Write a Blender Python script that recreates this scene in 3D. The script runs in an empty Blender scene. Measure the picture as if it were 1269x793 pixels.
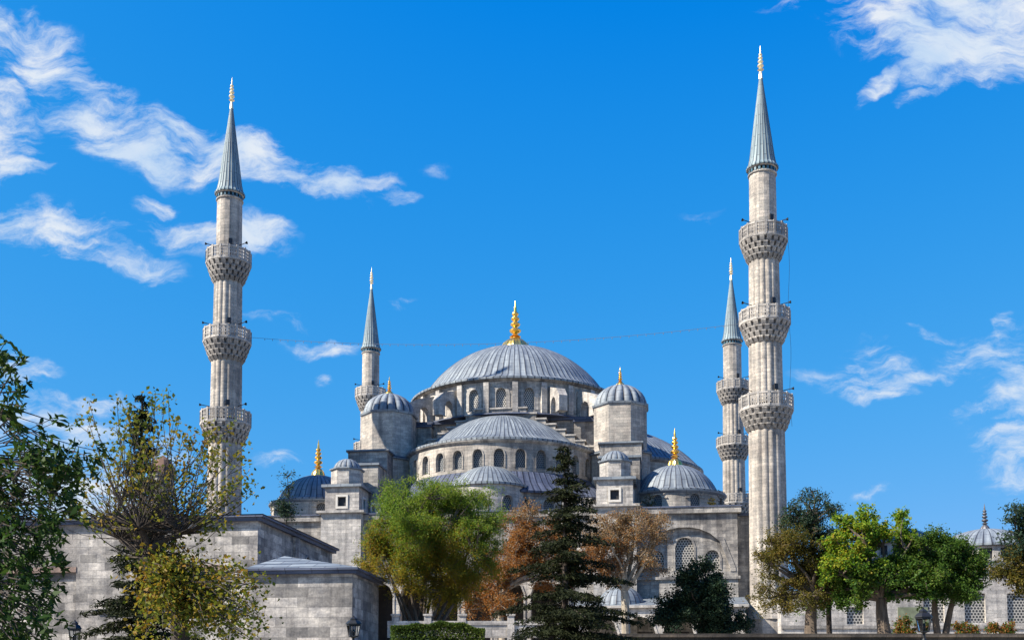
import bpy, bmesh, math, random
import numpy as np
from mathutils import Vector, Matrix
PI = math.pi
R = math.radians
C = bpy.context.scene
col = C.collection

# ------------------------------------------------------------------ camera
TILT = R(4.0); F = 1345.0; CX = 634.5; HY = 860.0
YC = HY - F*math.tan(TILT)
cam_d = bpy.data.cameras.new('camera'); cam = bpy.data.objects.new('camera', cam_d); col.objects.link(cam)
cam_d.sensor_width = 36; cam_d.sensor_fit = 'HORIZONTAL'; cam_d.lens = F*36/1269
cam_d.shift_y = (YC-396.5)/1269; cam_d.clip_end = 6000; cam_d.clip_start = .2
cam.rotation_euler = (PI/2+TILT, 0, 0)
C.camera = cam

def at(px, py, Y):
    """world point at depth Y seen at a photo pixel (used to read off real sizes)"""
    z = Y*math.tan(TILT+math.atan((YC-py)/F))
    zc = Y*math.cos(TILT)+z*math.sin(TILT)
    return Vector(((px-CX)*zc/F, Y, z))
def zat(py, Y): return at(0, py, Y).z

# ------------------------------------------------------------------ sun, sky, exposure
SUN_AZ = Vector((-.934, -.358)); SUN_EL = R(41)
SUN_AZ.normalize()
sv = Vector((SUN_AZ.x*math.cos(SUN_EL), SUN_AZ.y*math.cos(SUN_EL), math.sin(SUN_EL)))
sl = bpy.data.lights.new('sun', 'SUN'); sl.energy = 5.0; sl.angle = R(.5); sl.color = (1, .91, .79)
so = bpy.data.objects.new('sun', sl); col.objects.link(so)
so.rotation_euler = (-sv).to_track_quat('-Z', 'Y').to_euler(); so.location = (-100, -20, 120)
C.view_settings.view_transform = 'Standard'; C.view_settings.look = 'None'
C.view_settings.exposure = 1.05; C.view_settings.gamma = 1; C.view_settings.use_curve_mapping = False
C.render.film_transparent = False
C.cycles.max_bounces = 6; C.cycles.transparent_max_bounces = 8
C.cycles.use_denoising = True

w = bpy.data.worlds.new('World'); C.world = w; w.use_nodes = True
nt = w.node_tree; nt.nodes.clear()
def N(tree, typ, **kw):
    n = tree.nodes.new(typ)
    for k, v in kw.items():
        if k.startswith('i_'):
            key = k[2:]; key = int(key) if key.isdigit() else key
            n.inputs[key].default_value = v
        else: setattr(n, k, v)
    return n
def L(tree, a, b): tree.links.new(a, b)
def M_(tree, op, a, b=None, c=None, clamp=False):
    n = tree.nodes.new('ShaderNodeMath'); n.operation = op; n.use_clamp = clamp
    for i, v in enumerate((a, b, c)):
        if v is None: continue
        if isinstance(v, (int, float)): n.inputs[i].default_value = v
        else: tree.links.new(v, n.inputs[i])
    return n.outputs[0]
sky = N(nt, 'ShaderNodeTexSky', sky_type='NISHITA', sun_disc=False, sun_elevation=SUN_EL,
        sun_rotation=math.atan2(sv.x, sv.y), air_density=1.0, dust_density=.3, ozone_density=3.0)
# deep polarised blue: each channel of the sky regraded
srgb = N(nt, 'ShaderNodeSeparateColor'); L(nt, sky.outputs[0], srgb.inputs[0])
hs = N(nt, 'ShaderNodeCombineColor')
L(nt, M_(nt, 'MAXIMUM', M_(nt, 'MULTIPLY_ADD', srgb.outputs[0], .33, -.277), .008), hs.inputs[0])
L(nt, M_(nt, 'MULTIPLY', M_(nt, 'POWER', M_(nt, 'MAXIMUM', M_(nt, 'SUBTRACT', srgb.outputs[1], 1.2), .05), .29), 1.47), hs.inputs[1])
L(nt, M_(nt, 'MULTIPLY', M_(nt, 'POWER', srgb.outputs[2], .19), 2.92), hs.inputs[2])
bg = N(nt, 'ShaderNodeBackground', i_Strength=.106)
wo = N(nt, 'ShaderNodeOutputWorld'); L(nt, bg.outputs[0], wo.inputs[0])
# clouds drifting in the sky: soft masses over sky directions, torn by noise
tc = N(nt, 'ShaderNodeTexCoord')
sep = N(nt, 'ShaderNodeSeparateXYZ'); L(nt, tc.outputs['Generated'], sep.inputs[0])
yy = M_(nt, 'MAXIMUM', sep.outputs[1], .05)
cmb = N(nt, 'ShaderNodeCombineXYZ')
L(nt, M_(nt, 'DIVIDE', sep.outputs[0], yy), cmb.inputs[0]); L(nt, M_(nt, 'DIVIDE', sep.outputs[2], yy), cmb.inputs[1])
wn = N(nt, 'ShaderNodeTexNoise', i_Scale=14.0, i_Detail=6.0); L(nt, cmb.outputs[0], wn.inputs['Vector'])
wv = N(nt, 'ShaderNodeVectorMath', operation='SUBTRACT'); L(nt, wn.outputs['Color'], wv.inputs[0]); wv.inputs[1].default_value = (.5, .5, .5)
ws = N(nt, 'ShaderNodeVectorMath', operation='SCALE'); L(nt, wv.outputs[0], ws.inputs[0]); ws.inputs['Scale'].default_value = .06
wa = N(nt, 'ShaderNodeVectorMath', operation='ADD'); L(nt, cmb.outputs[0], wa.inputs[0]); L(nt, ws.outputs[0], wa.inputs[1])
P0 = wa.outputs[0]
def px2dir(px, py):
    p = at(px, py, 1.0); return p.x, p.z
CL = [ # photo px: cx, cy, rx, ry, tilt(deg, + = falling to the right), strength
 (20,48,85,34,30,1.0),(75,108,95,34,35,1.0),(140,160,100,40,26,1.05),(185,195,60,24,20,.9),
 (15,185,50,46,50,1.0),(28,212,44,18,0,.95),(10,120,45,30,20,.8),
 (235,172,75,22,24,.95),(320,205,120,32,16,1.1),(400,232,75,22,6,1.0),(270,212,60,20,5,.8),(455,233,36,12,0,.75),(493,246,24,9,15,.65),
 (60,285,100,30,10,1.0),(120,312,95,26,17,1.05),(175,338,45,12,12,.7),
 (265,298,95,20,4,.82),(320,290,45,20,5,.95),(200,257,28,13,0,.8),(180,285,50,14,0,.5),
 (1190,30,170,58,8,1.5),(1235,62,110,48,0,1.45),(1120,14,120,24,0,1.3),(1195,85,80,26,-10,1.15),(1090,113,34,12,-42,1.05),(1140,122,60,8,-15,.55),(1010,10,60,14,0,.6),
 (1268,470,70,90,80,1.0),(1262,540,55,60,0,.85),(1240,402,24,20,-30,.85),(1215,470,55,30,10,.6),(1090,462,50,34,35,.62),(1075,482,75,16,10,.72),(1160,475,110,13,0,.55),(1150,415,50,9,10,.42),
 (70,500,90,18,0,.95),(130,495,70,14,5,.8),(35,462,50,20,15,.9),(55,528,110,26,0,1.05),(25,555,90,40,0,1.0),(70,590,110,45,0,1.0),(60,635,140,30,0,.9),(190,560,70,30,0,.55),(170,625,90,22,0,.7),
 (497,368,22,9,0,.6),(400,430,46,12,5,.68),(398,471,20,8,0,.6),(345,405,40,8,0,.4),(350,578,46,10,0,.55),(540,218,26,9,0,.2),(1085,612,34,8,0,.45),(870,267,34,10,0,.26),(430,185,24,10,0,.38),
]
acc = None
for (cx, cy, rx, ry, rot, st) in CL:
    X, Z = px2dir(cx, cy)
    mp = N(nt, 'ShaderNodeMapping', vector_type='TEXTURE'); L(nt, P0, mp.inputs[0])
    mp.inputs['Location'].default_value = (X, Z, 0); mp.inputs['Rotation'].default_value = (0, 0, -R(rot)); mp.inputs['Scale'].default_value = (rx*1.3/F, ry*1.4/F, 1)
    sx = N(nt, 'ShaderNodeVectorMath', operation='MULTIPLY'); L(nt, mp.outputs[0], sx.inputs[0]); sx.inputs[1].default_value = (1, 1, 0)
    ln = N(nt, 'ShaderNodeVectorMath', operation='LENGTH'); L(nt, sx.outputs[0], ln.inputs[0])
    v = M_(nt, 'MINIMUM', M_(nt, 'MULTIPLY_ADD', ln.outputs['Value'], -1.5*st, 1.5*st, clamp=True), .95*st)
    acc = v if acc is None else M_(nt, 'MAXIMUM', acc, v)
mpn = N(nt, 'ShaderNodeMapping'); L(nt, P0, mpn.inputs[0]); mpn.inputs['Rotation'].default_value = (0, 0, R(17)); mpn.inputs['Scale'].default_value = (17, 44, 1)
n1 = N(nt, 'ShaderNodeTexNoise', i_Scale=1.0, i_Detail=10.0, i_Roughness=.66); L(nt, mpn.outputs[0], n1.inputs['Vector'])
mpl = N(nt, 'ShaderNodeMapping'); L(nt, P0, mpl.inputs[0]); mpl.inputs['Rotation'].default_value = (0, 0, R(24)); mpl.inputs['Scale'].default_value = (9, 19, 1)
n1b = N(nt, 'ShaderNodeTexNoise', i_Scale=1.0, i_Detail=3.0); L(nt, mpl.outputs[0], n1b.inputs['Vector'])
nz = M_(nt, 'MULTIPLY_ADD', n1b.outputs['Fac'], 2.6, M_(nt, 'MULTIPLY_ADD', n1.outputs['Fac'], 3.4, -3.45))
edge = M_(nt, 'MULTIPLY', acc, 2.6, clamp=True)
den = M_(nt, 'ADD', acc, nz)
mr = N(nt, 'ShaderNodeMapRange', interpolation_type='SMOOTHSTEP'); L(nt, den, mr.inputs[0])
mr.inputs[1].default_value = -.3; mr.inputs[2].default_value = 1.05; mr.inputs[3].default_value = 0; mr.inputs[4].default_value = .96
gate = M_(nt, 'GREATER_THAN', sep.outputs[1], .06)
fac = M_(nt, 'MULTIPLY', M_(nt, 'MULTIPLY', mr.outputs[0], gate), edge)
n2 = N(nt, 'ShaderNodeTexNoise', i_Scale=11.0, i_Detail=7.0); L(nt, P0, n2.inputs['Vector'])
crs = N(nt, 'ShaderNodeValToRGB'); L(nt, n2.outputs['Fac'], crs.inputs[0])
crs.color_ramp.elements[0].position = .35; crs.color_ramp.elements[0].color = (2.6, 3.3, 4.2, 1)
crs.color_ramp.elements[1].position = .6; crs.color_ramp.elements[1].color = (4.0, 4.15, 4.3, 1)
mx = N(nt, 'ShaderNodeMixRGB'); L(nt, fac, mx.inputs[0]); L(nt, hs.outputs[0], mx.inputs[1]); L(nt, crs.outputs[0], mx.inputs[2])
L(nt, mx.outputs[0], bg.inputs[0])

# ------------------------------------------------------------------ materials
MATS = {}
def newmat(name):
    m = bpy.data.materials.new(name); m.use_nodes = True; t = m.node_tree; t.nodes.clear()
    out = t.nodes.new('ShaderNodeOutputMaterial'); b = t.nodes.new('ShaderNodeBsdfPrincipled')
    t.links.new(b.outputs[0], out.inputs[0]); MATS[name] = m
    return m, t, b
def ramp(t, fac, stops):
    r = t.nodes.new('ShaderNodeValToRGB'); t.links.new(fac, r.inputs[0]); e = r.color_ramp.elements
    while len(e) < len(stops): e.new(.5)
    for i, (p, c) in enumerate(stops): e[i].position = p; e[i].color = (*c, 1)
    return r.outputs[0]
def mix(t, fac, a, b, mode='MIX'):
    n = t.nodes.new('ShaderNodeMixRGB'); n.blend_type = mode
    for i, v in enumerate((fac, a, b)):
        if isinstance(v, (int, float)): n.inputs[i].default_value = v
        elif isinstance(v, tuple): n.inputs[i].default_value = (*v, 1)
        else: t.links.new(v, n.inputs[i])
    return n.outputs[0]
def noise(t, vec, scale, detail=5, rough=.55, sc=None):
    if sc:
        m = N(t, 'ShaderNodeMapping'); t.links.new(vec, m.inputs[0]); m.inputs['Scale'].default_value = sc; vec = m.outputs[0]
    n = N(t, 'ShaderNodeTexNoise', i_Scale=scale, i_Detail=detail, i_Roughness=rough); t.links.new(vec, n.inputs['Vector']); return n.outputs['Fac']
def bump(t, b, h, strength, dist=.02):
    n = N(t, 'ShaderNodeBump', i_Strength=strength, i_Distance=dist); t.links.new(h, n.inputs['Height']); t.links.new(n.outputs[0], b.inputs['Normal'])

def stone(name, c1, c2, mortar, bw=.8, bh=.36, stain=.55, streak=.5, vary=.5):
    m, t, b = newmat(name)
    tcn = N(t, 'ShaderNodeTexCoord'); uv = tcn.outputs['UV']; ob = tcn.outputs['Object']
    oi = N(t, 'ShaderNodeObjectInfo')            # every piece of masonry weathers differently
    def shift(vec, k):
        q = N(t, 'ShaderNodeVectorMath', operation='ADD'); t.links.new(vec, q.inputs[0]); t.links.new(M_(t, 'MULTIPLY', oi.outputs['Random'], k), q.inputs[1]); return q.outputs[0]
    ob = shift(ob, 60.0)
    br = N(t, 'ShaderNodeTexBrick', offset=.5, i_Scale=1.0, i_Bias=0.0); t.links.new(shift(uv, 0.0), br.inputs['Vector']); uv = shift(uv, 41.0)
    br.inputs['Mortar Size'].default_value = .013; br.inputs['Mortar Smooth'].default_value = .5
    br.inputs['Brick Width'].default_value = bw; br.inputs['Row Height'].default_value = bh
    br.inputs['Color1'].default_value = (*c1, 1); br.inputs['Color2'].default_value = (*c2, 1); br.inputs['Mortar'].default_value = (*mortar, 1)
    big = noise(t, ob, .22, 6, .62)
    st = ramp(t, big, [(.36, (.42, .41, .42)), (.52, (.93, .92, .91)), (.7, (1.12, 1.09, 1.04))])
    c = mix(t, stain, br.outputs['Color'], st, 'MULTIPLY')
    vs = noise(t, uv, 1.0, 5, .6, (1.5, .1, 1))
    sk = ramp(t, vs, [(.36, (.38, .38, .4)), (.54, (1, 1, 1))])
    c = mix(t, streak, c, sk, 'MULTIPLY')
    mid = noise(t, uv, 1.3, 4, .6, (.8, 1.7, 1))
    c = mix(t, vary, c, ramp(t, mid, [(.35, (.62, .62, .64)), (.6, (1.15, 1.12, 1.08))]), 'MULTIPLY')
    fine = noise(t, ob, 9, 4, .6)
    c = mix(t, .5, c, ramp(t, fine, [(.32, (.5, .5, .51)), (.68, (1.35, 1.34, 1.32))]), 'MULTIPLY')
    t.links.new(c, b.inputs['Base Color']); b.inputs['Roughness'].default_value = .9
    h = M_(t, 'ADD', M_(t, 'MULTIPLY', br.outputs['Fac'], -1.0), M_(t, 'MULTIPLY', fine, .8))
    bump(t, b, h, .6, .03)
    return m
stone('stone_warm', (.54, .49, .42), (.37, .35, .31), (.24, .235, .22), stain=.7, streak=.6, vary=.45)
stone('stone_grey', (.47, .445, .4), (.26, .254, .24), (.2, .197, .19), stain=.85, streak=.75, vary=.7)
stone('stone_pale', (.58, .55, .5), (.37, .36, .335), (.33, .31, .28), stain=.6, streak=.55, vary=.6)
stone('stone_block', (.54, .52, .48), (.19, .187, .18), (.26, .255, .245), bw=1.25, bh=.56, stain=.8, streak=.6, vary=1.0)
stone('stone_brick', (.34, .22, .17), (.27, .19, .16), (.25, .23, .2), bw=.3, bh=.09, stain=.5)
stone('stone_dark', (.15, .12, .09), (.085, .075, .06), (.05, .045, .04), bw=.8, bh=.25, stain=.8, vary=1.0)

def lead(name, c1, c2, seam, rows=1.5, spec=.35):
    m, t, b = newmat(name)
    tcn = N(t, 'ShaderNodeTexCoord'); uv = tcn.outputs['UV']; ob = tcn.outputs['Object']
    br = N(t, 'ShaderNodeTexBrick', offset=.5, i_Scale=1.0, i_Bias=0.0); t.links.new(uv, br.inputs['Vector'])
    br.inputs['Mortar Size'].default_value = .035; br.inputs['Mortar Smooth'].default_value = .35
    br.inputs['Brick Width'].default_value = rows; br.inputs['Row Height'].default_value = 1.0
    br.inputs['Color1'].default_value = (*c1, 1); br.inputs['Color2'].default_value = (*c2, 1); br.inputs['Mortar'].default_value = (*seam, 1)
    sk = noise(t, uv, 1.0, 5, .65, (.22, 1.6, 1))
    c = mix(t, .75, br.outputs['Color'], ramp(t, sk, [(.34, (.5, .53, .6)), (.5, (.92, .93, .95)), (.66, (1.75, 1.7, 1.6))]), 'MULTIPLY')
    sv_ = N(t, 'ShaderNodeSeparateXYZ'); t.links.new(uv, sv_.inputs[0])
    fr = M_(t, 'FRACT', sv_.outputs[1]); dl = M_(t, 'MINIMUM', fr, M_(t, 'SUBTRACT', 1.0, fr))
    c = mix(t, 1, c, ramp(t, dl, [(.05, (.3, .31, .34)), (.15, (1, 1, 1))]), 'MULTIPLY')
    bg_ = noise(t, ob, .35, 5, .6)
    c = mix(t, .5, c, ramp(t, bg_, [(.35, (.6, .63, .7)), (.65, (1.2, 1.18, 1.15))]), 'MULTIPLY')
    t.links.new(c, b.inputs['Base Color']); b.inputs['Roughness'].default_value = .58; b.inputs['Metallic'].default_value = 0
    b.inputs['Specular IOR Level'].default_value = spec
    bump(t, b, M_(t, 'ADD', M_(t, 'MULTIPLY', br.outputs['Fac'], -1), sk), .4, .03)
    return m
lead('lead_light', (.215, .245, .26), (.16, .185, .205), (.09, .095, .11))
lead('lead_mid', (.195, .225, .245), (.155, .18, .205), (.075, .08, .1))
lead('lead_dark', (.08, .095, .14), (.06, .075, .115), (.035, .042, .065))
lead('lead_spire', (.22, .285, .295), (.17, .23, .25), (.07, .09, .1), rows=2.4)

m, t, b = newmat('gold'); b.inputs['Base Color'].default_value = (.93, .58, .12, 1); b.inputs['Metallic'].default_value = .9; b.inputs['Roughness'].default_value = .24
g = noise(t, N(t, 'ShaderNodeTexCoord').outputs['Object'], 5, 3); t.links.new(ramp(t, g, [(.3, (.8, .44, .07)), (.7, (1, .68, .2))]), b.inputs['Base Color'])
m, t, b = newmat('gold_pale'); b.inputs['Base Color'].default_value = (.86, .74, .48, 1); b.inputs['Metallic'].default_value = .6; b.inputs['Roughness'].default_value = .35
m, t, b = newmat('grey_finial'); b.inputs['Base Color'].default_value = (.12, .12, .13, 1); b.inputs['Metallic'].default_value = .6; b.inputs['Roughness'].default_value = .5

def grille(name, cell, hole, bar, rim=.33):
    m, t, b = newmat(name)
    uv = N(t, 'ShaderNodeTexCoord').outputs['UV']
    def cellv(off):
        mp = N(t, 'ShaderNodeMapping'); t.links.new(uv, mp.inputs[0]); mp.inputs['Scale'].default_value = (1/cell, 1/(cell*1.732), 1); mp.inputs['Location'].default_value = (off, off, 0)
        f = N(t, 'ShaderNodeVectorMath', operation='FRACTION'); t.links.new(mp.outputs[0], f.inputs[0])
        s = N(t, 'ShaderNodeVectorMath', operation='SUBTRACT'); t.links.new(f.outputs[0], s.inputs[0]); s.inputs[1].default_value = (.5, .5, 0)
        q = N(t, 'ShaderNodeVectorMath', operation='MULTIPLY'); t.links.new(s.outputs[0], q.inputs[0]); q.inputs[1].default_value = (1, 1.732, 0)
        l = N(t, 'ShaderNodeVectorMath', operation='LENGTH'); t.links.new(q.outputs[0], l.inputs[0]); return l.outputs['Value']
    d = M_(t, 'MINIMUM', cellv(0.0), cellv(.5))
    c = ramp(t, d, [(rim, hole), (rim+.05, bar)])
    t.links.new(c, b.inputs['Base Color']); b.inputs['Roughness'].default_value = .7
    bump(t, b, M_(t, 'MULTIPLY', M_(t, 'GREATER_THAN', d, rim+.02), 1.0), .5, .05)
grille('grille_stone', .27, (.02, .022, .026), (.40, .385, .35), .32)
grille('grille_large', .3, (.03, .032, .035), (.34, .325, .29), .35)
grille('grille_grey', .27, (.03, .035, .04), (.17, .18, .185), .35)
def plain(name, c, rough=.8, var=.25, scale=4, metal=0):
    m, t, b = newmat(name); ob = N(t, 'ShaderNodeTexCoord').outputs['Object']
    n = noise(t, ob, scale, 5, .6)
    t.links.new(ramp(t, n, [(.3, tuple(x*(1-var) for x in c)), (.7, tuple(min(1, x*(1+var)) for x in c))]), b.inputs['Base Color'])
    b.inputs['Roughness'].default_value = rough; b.inputs['Metallic'].default_value = metal
    bump(t, b, n, .3, .02); return m
plain('dark_opening', (.014, .015, .018), .6)
plain('cap_brown', (.13, .075, .05), .85, .35, 2)
plain('arch_shade', (.03, .024, .019), .7, .4, 3)  # near-black tone, stands in for the shade inside the arches
plain('iron', (.02, .021, .022), .45, .3, 12, .4)
plain('plaster', (.55, .52, .46), .9, .15)
plain('tile_blue', (.05, .11, .14), .4, .3)
plain('ground', (.2, .19, .155), .95, .4, .8)
plain('paving', (.36, .33, .285), .9, .25, .5)
plain('panel_green', (.14, .16, .1), .9, .3, 1.5)
plain('cable', (.12, .13, .15), .7, .1)
m, t, b = newmat('lamp_glass'); b.inputs['Base Color'].default_value = (.75, .8, .84, 1); b.inputs['Roughness'].default_value = .08; b.inputs['Transmission Weight'].default_value = 1.0; b.inputs['IOR'].default_value = 1.03; b.inputs['Specular IOR Level'].default_value = .2
def bark(name, a, c, sc=(1, 1, .25), scale=6):
    m, t, b = newmat(name); ob = N(t, 'ShaderNodeTexCoord').outputs['Object']
    n = noise(t, ob, scale, 6, .65, sc); t.links.new(ramp(t, n, [(.35, a), (.62, c)]), b.inputs['Base Color']); b.inputs['Roughness'].default_value = .95
    bump(t, b, n, .8, .04)
bark('bark_brown', (.05, .037, .027), (.13, .1, .072))
bark('bark_dark', (.028, .022, .018), (.075, .058, .045))
bark('bark_plane', (.14, .115, .085), (.36, .32, .25), (1, 1, .5), 2.2)
def leaf(name, cols, trans=.3, rough=.55):
    """cols: spread of leaf colours, one drawn per leaf"""
    m, t, b = newmat(name)
    geo = N(t, 'ShaderNodeNewGeometry'); ob = N(t, 'ShaderNodeTexCoord').outputs['Object']
    n = noise(t, ob, .55, 3)
    f = M_(t, 'ADD', M_(t, 'MULTIPLY', geo.outputs['Random Per Island'], .62), M_(t, 'MULTIPLY_ADD', n, 1.3, -.46), clamp=True)
    k = len(cols)-1
    c = ramp(t, f, [(i/k, cc) for i, cc in enumerate(cols)])
    t.links.new(c, b.inputs['Base Color']); b.inputs['Roughness'].default_value = rough; b.inputs['Specular IOR Level'].default_value = .12
    tr = N(t, 'ShaderNodeBsdfTranslucent'); t.links.new(mix(t, 1, c, (1.5, 1.5, .9), 'MULTIPLY'), tr.inputs[0])
    ms = N(t, 'ShaderNodeMixShader'); ms.inputs[0].default_value = trans
    t.links.new(b.outputs[0], ms.inputs[1]); t.links.new(tr.outputs[0], ms.inputs[2])
    t.links.new(ms.outputs[0], [x for x in t.nodes if x.type == 'OUTPUT_MATERIAL'][0].inputs[0])
leaf('leaf_chestnut', [(.012, .032, .009), (.022, .052, .012), (.042, .08, .018), (.1, .12, .022)], .25, .5)
leaf('leaf_plane', [(.035, .06, .012), (.075, .1, .016), (.13, .14, .02), (.2, .15, .02), (.16, .075, .015)], .35)
leaf('leaf_pollard_low', [(.05, .08, .014), (.09, .12, .018), (.18, .18, .024), (.22, .14, .02), (.17, .07, .016)], .35)
leaf('leaf_willow', [(.06, .125, .018), (.105, .18, .025), (.16, .22, .034), (.2, .225, .04)], .45)
leaf('leaf_willow_amber', [(.11, .12, .014), (.18, .16, .018), (.24, .18, .022), (.24, .12, .018)], .45)
leaf('leaf_rust', [(.12, .055, .02), (.2, .085, .026), (.3, .115, .028), (.22, .12, .05)], .4)
leaf('leaf_tan', [(.13, .09, .055), (.2, .14, .085), (.27, .19, .12), (.22, .11, .045)], .35)
leaf('leaf_olive', [(.045, .05, .013), (.08, .08, .018), (.13, .105, .022), (.15, .095, .024)], .35)
leaf('leaf_teal', [(.015, .035, .022), (.03, .055, .032), (.05, .08, .045)], .2)
leaf('leaf_bright', [(.05, .13, .015), (.09, .19, .018), (.15, .25, .025), (.26, .29, .03), (.3, .2, .024)], .45)
leaf('leaf_green', [(.025, .06, .013), (.045, .1, .018), (.08, .14, .022), (.12, .15, .026)], .35)
leaf('leaf_deep', [(.01, .024, .014), (.018, .036, .019), (.03, .052, .026)], .12)
leaf('needle_dark', [(.008, .011, .005), (.016, .021, .008), (.035, .042, .015)], .1, .8)
leaf('needle_olive', [(.012, .02, .01), (.022, .034, .015), (.042, .055, .022)], .1)
leaf('leaf_hedge', [(.03, .06, .014), (.06, .1, .018), (.12, .15, .026)], .25)

# ------------------------------------------------------------------ mesh helper
class MB:
    def __init__(s): s.v = []; s.f = []; s.u = []; s.sm = []
    def face(s, pts, uv=None, smooth=False):
        i = len(s.v); s.v.extend([tuple(p) for p in pts]); s.f.append(tuple(range(i, i+len(pts)))); s.u.append(uv); s.sm.append(smooth)
    def box(s, x0, x1, y0, y1, z0, z1, skip=''):
        p = [(x0, y0, z0), (x1, y0, z0), (x1, y1, z0), (x0, y1, z0), (x0, y0, z1), (x1, y0, z1), (x1, y1, z1), (x0, y1, z1)]
        for k, q in (('b', (3, 2, 1, 0)), ('t', (4, 5, 6, 7)), ('f', (0, 1, 5, 4)), ('r', (1, 2, 6, 5)), ('k', (2, 3, 7, 6)), ('l', (3, 0, 4, 7))):
            if k not in skip: s.face([p[i] for i in q])
    def mbox(s, M, a, b, c):
        p = [M @ Vector((x, y, z)) for z in (-c/2, c/2) for (x, y) in ((-a/2, -b/2), (a/2, -b/2), (a/2, b/2), (-a/2, b/2))]
        for q in ((3, 2, 1, 0), (4, 5, 6, 7), (0, 1, 5, 4), (1, 2, 6, 5), (2, 3, 7, 6), (3, 0, 4, 7)): s.face([p[i] for i in q])
    def prism(s, pts, z0, z1):
        n = len(pts); s.face([(x, y, z1) for x, y in pts]); s.face([(x, y, z0) for x, y in pts][::-1])
        for i in range(n):
            a, b = pts[i], pts[(i+1) % n]; s.face([(a[0], a[1], z0), (b[0], b[1], z0), (b[0], b[1], z1), (a[0], a[1], z1)])
    def slab(s, pts2, o, ax, az, ay, th):
        """polygon pts2 (s,z) in plane o+s*ax+z*az extruded +-th/2 along ay"""
        o, ax, az, ay = map(Vector, (o, ax, az, ay))
        A = [o+ax*p[0]+az*p[1]-ay*(th/2) for p in pts2]; B = [q+ay*th for q in A]; n = len(A)
        s.face(A); s.face(B[::-1])
        for i in range(n): j = (i+1) % n; s.face([A[j], A[i], B[i], B[j]])
    def lathe(s, prof, n, c=(0, 0), a0=0, a1=2*PI, mod=None, dome=None, smooth=False, cap=False):
        cl = [0]
        for i in range(1, len(prof)): cl.append(cl[-1]+math.hypot(prof[i][0]-prof[i-1][0], prof[i][1]-prof[i-1][1]))
        rm = max(p[0] for p in prof)
        full = abs(a1-a0-2*PI) < 1e-6
        rings = []
        for k, (r, z) in enumerate(prof):
            row = []
            for i in range(n+1):
                a = a0+(a1-a0)*i/n
                rr = r*(mod(i, k) if mod else 1)
                row.append((c[0]+rr*math.cos(a), c[1]+rr*math.sin(a), z))
            rings.append(row)
        for k in range(len(prof)-1):
            for i in range(n):
                A, B = rings[k], rings[k+1]
                if dome:
                    u = [(cl[k], dome*i/n), (cl[k], dome*(i+1)/n), (cl[k+1], dome*(i+1)/n), (cl[k+1], dome*i/n)]
                else:
                    ra = rm*(a1-a0); u = [(ra*i/n, prof[k][1]), (ra*(i+1)/n, prof[k][1]), (ra*(i+1)/n, prof[k+1][1]), (ra*i/n, prof[k+1][1])]
                    if abs(prof[k][1]-prof[k+1][1]) < .02: u = [(q[0], q[1]+(cl[k] if j < 2 else cl[k+1])) for j, q in enumerate(u)]
                s.face([A[i], A[i+1], B[i+1], B[i]], u, smooth)
        if cap: s.face([p for p in rings[-1][:n]])
    def tube(s, pts, rad, n=6, smooth=True):
        pts = [Vector(p) for p in pts]; rows = []; L_ = 0
        ref = Vector((.31, .17, .93))
        for i, p in enumerate(pts):
            d = (pts[min(i+1, len(pts)-1)]-pts[max(i-1, 0)])
            if d.length < 1e-6: d = Vector((0, 0, 1))
            d.normalize(); a = d.cross(ref if abs(d.dot(ref)) < .95 else Vector((1, 0, 0))); a.normalize(); b = d.cross(a)
            r = rad[i] if not isinstance(rad, (int, float)) else rad
            rows.append([p+a*(r*math.cos(2*PI*k/n))+b*(r*math.sin(2*PI*k/n)) for k in range(n)])
        for i in range(len(rows)-1):
            for k in range(n): j = (k+1) % n; s.face([rows[i][k], rows[i][j], rows[i+1][j], rows[i+1][k]], None, smooth)
    def build(s, name, mat, parent=None, loc=None):
        me = bpy.data.meshes.new(name)
        v = np.array(s.v, dtype=np.float32)
        me.from_pydata(v.tolist(), [], s.f)
        ul = me.uv_layers.new(name='UVMap'); out = []
        for f, u in zip(s.f, s.u):
            if u is not None: out.extend(u); continue
            p = [Vector(s.v[i]) for i in f]
            n = Vector((0, 0, 0))
            for i in range(len(p)): n += p[i].cross(p[(i+1) % len(p)])
            if n.length > 0: n.normalize()
            if abs(n.z) > .75: out.extend([(q.x, q.y) for q in p])
            else:
                tx = Vector((-n.y, n.x, 0)); tx.normalize()
                out.extend([(q.dot(tx), q.z) for q in p])
        ul.data.foreach_set('uv', np.array(out, dtype=np.float32).ravel())
        me.polygons.foreach_set('use_smooth', s.sm)
        me.materials.append(MATS[mat]); me.update()
        o = bpy.data.objects.new(name, me); col.objects.link(o)
        if parent: o.parent = parent
        if loc: o.location = loc
        return o
def thing(name, label, cat, loc=(0, 0, 0), rz=0, group=None):
    o = bpy.data.objects.new(name, None); col.objects.link(o); o.empty_display_size = .5
    o.location = loc; o.rotation_euler = (0, 0, rz); o['label'] = label; o['category'] = cat
    if group: o['group'] = group
    return o
def struct(o, kind='structure'): o['kind'] = kind; return o

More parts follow.
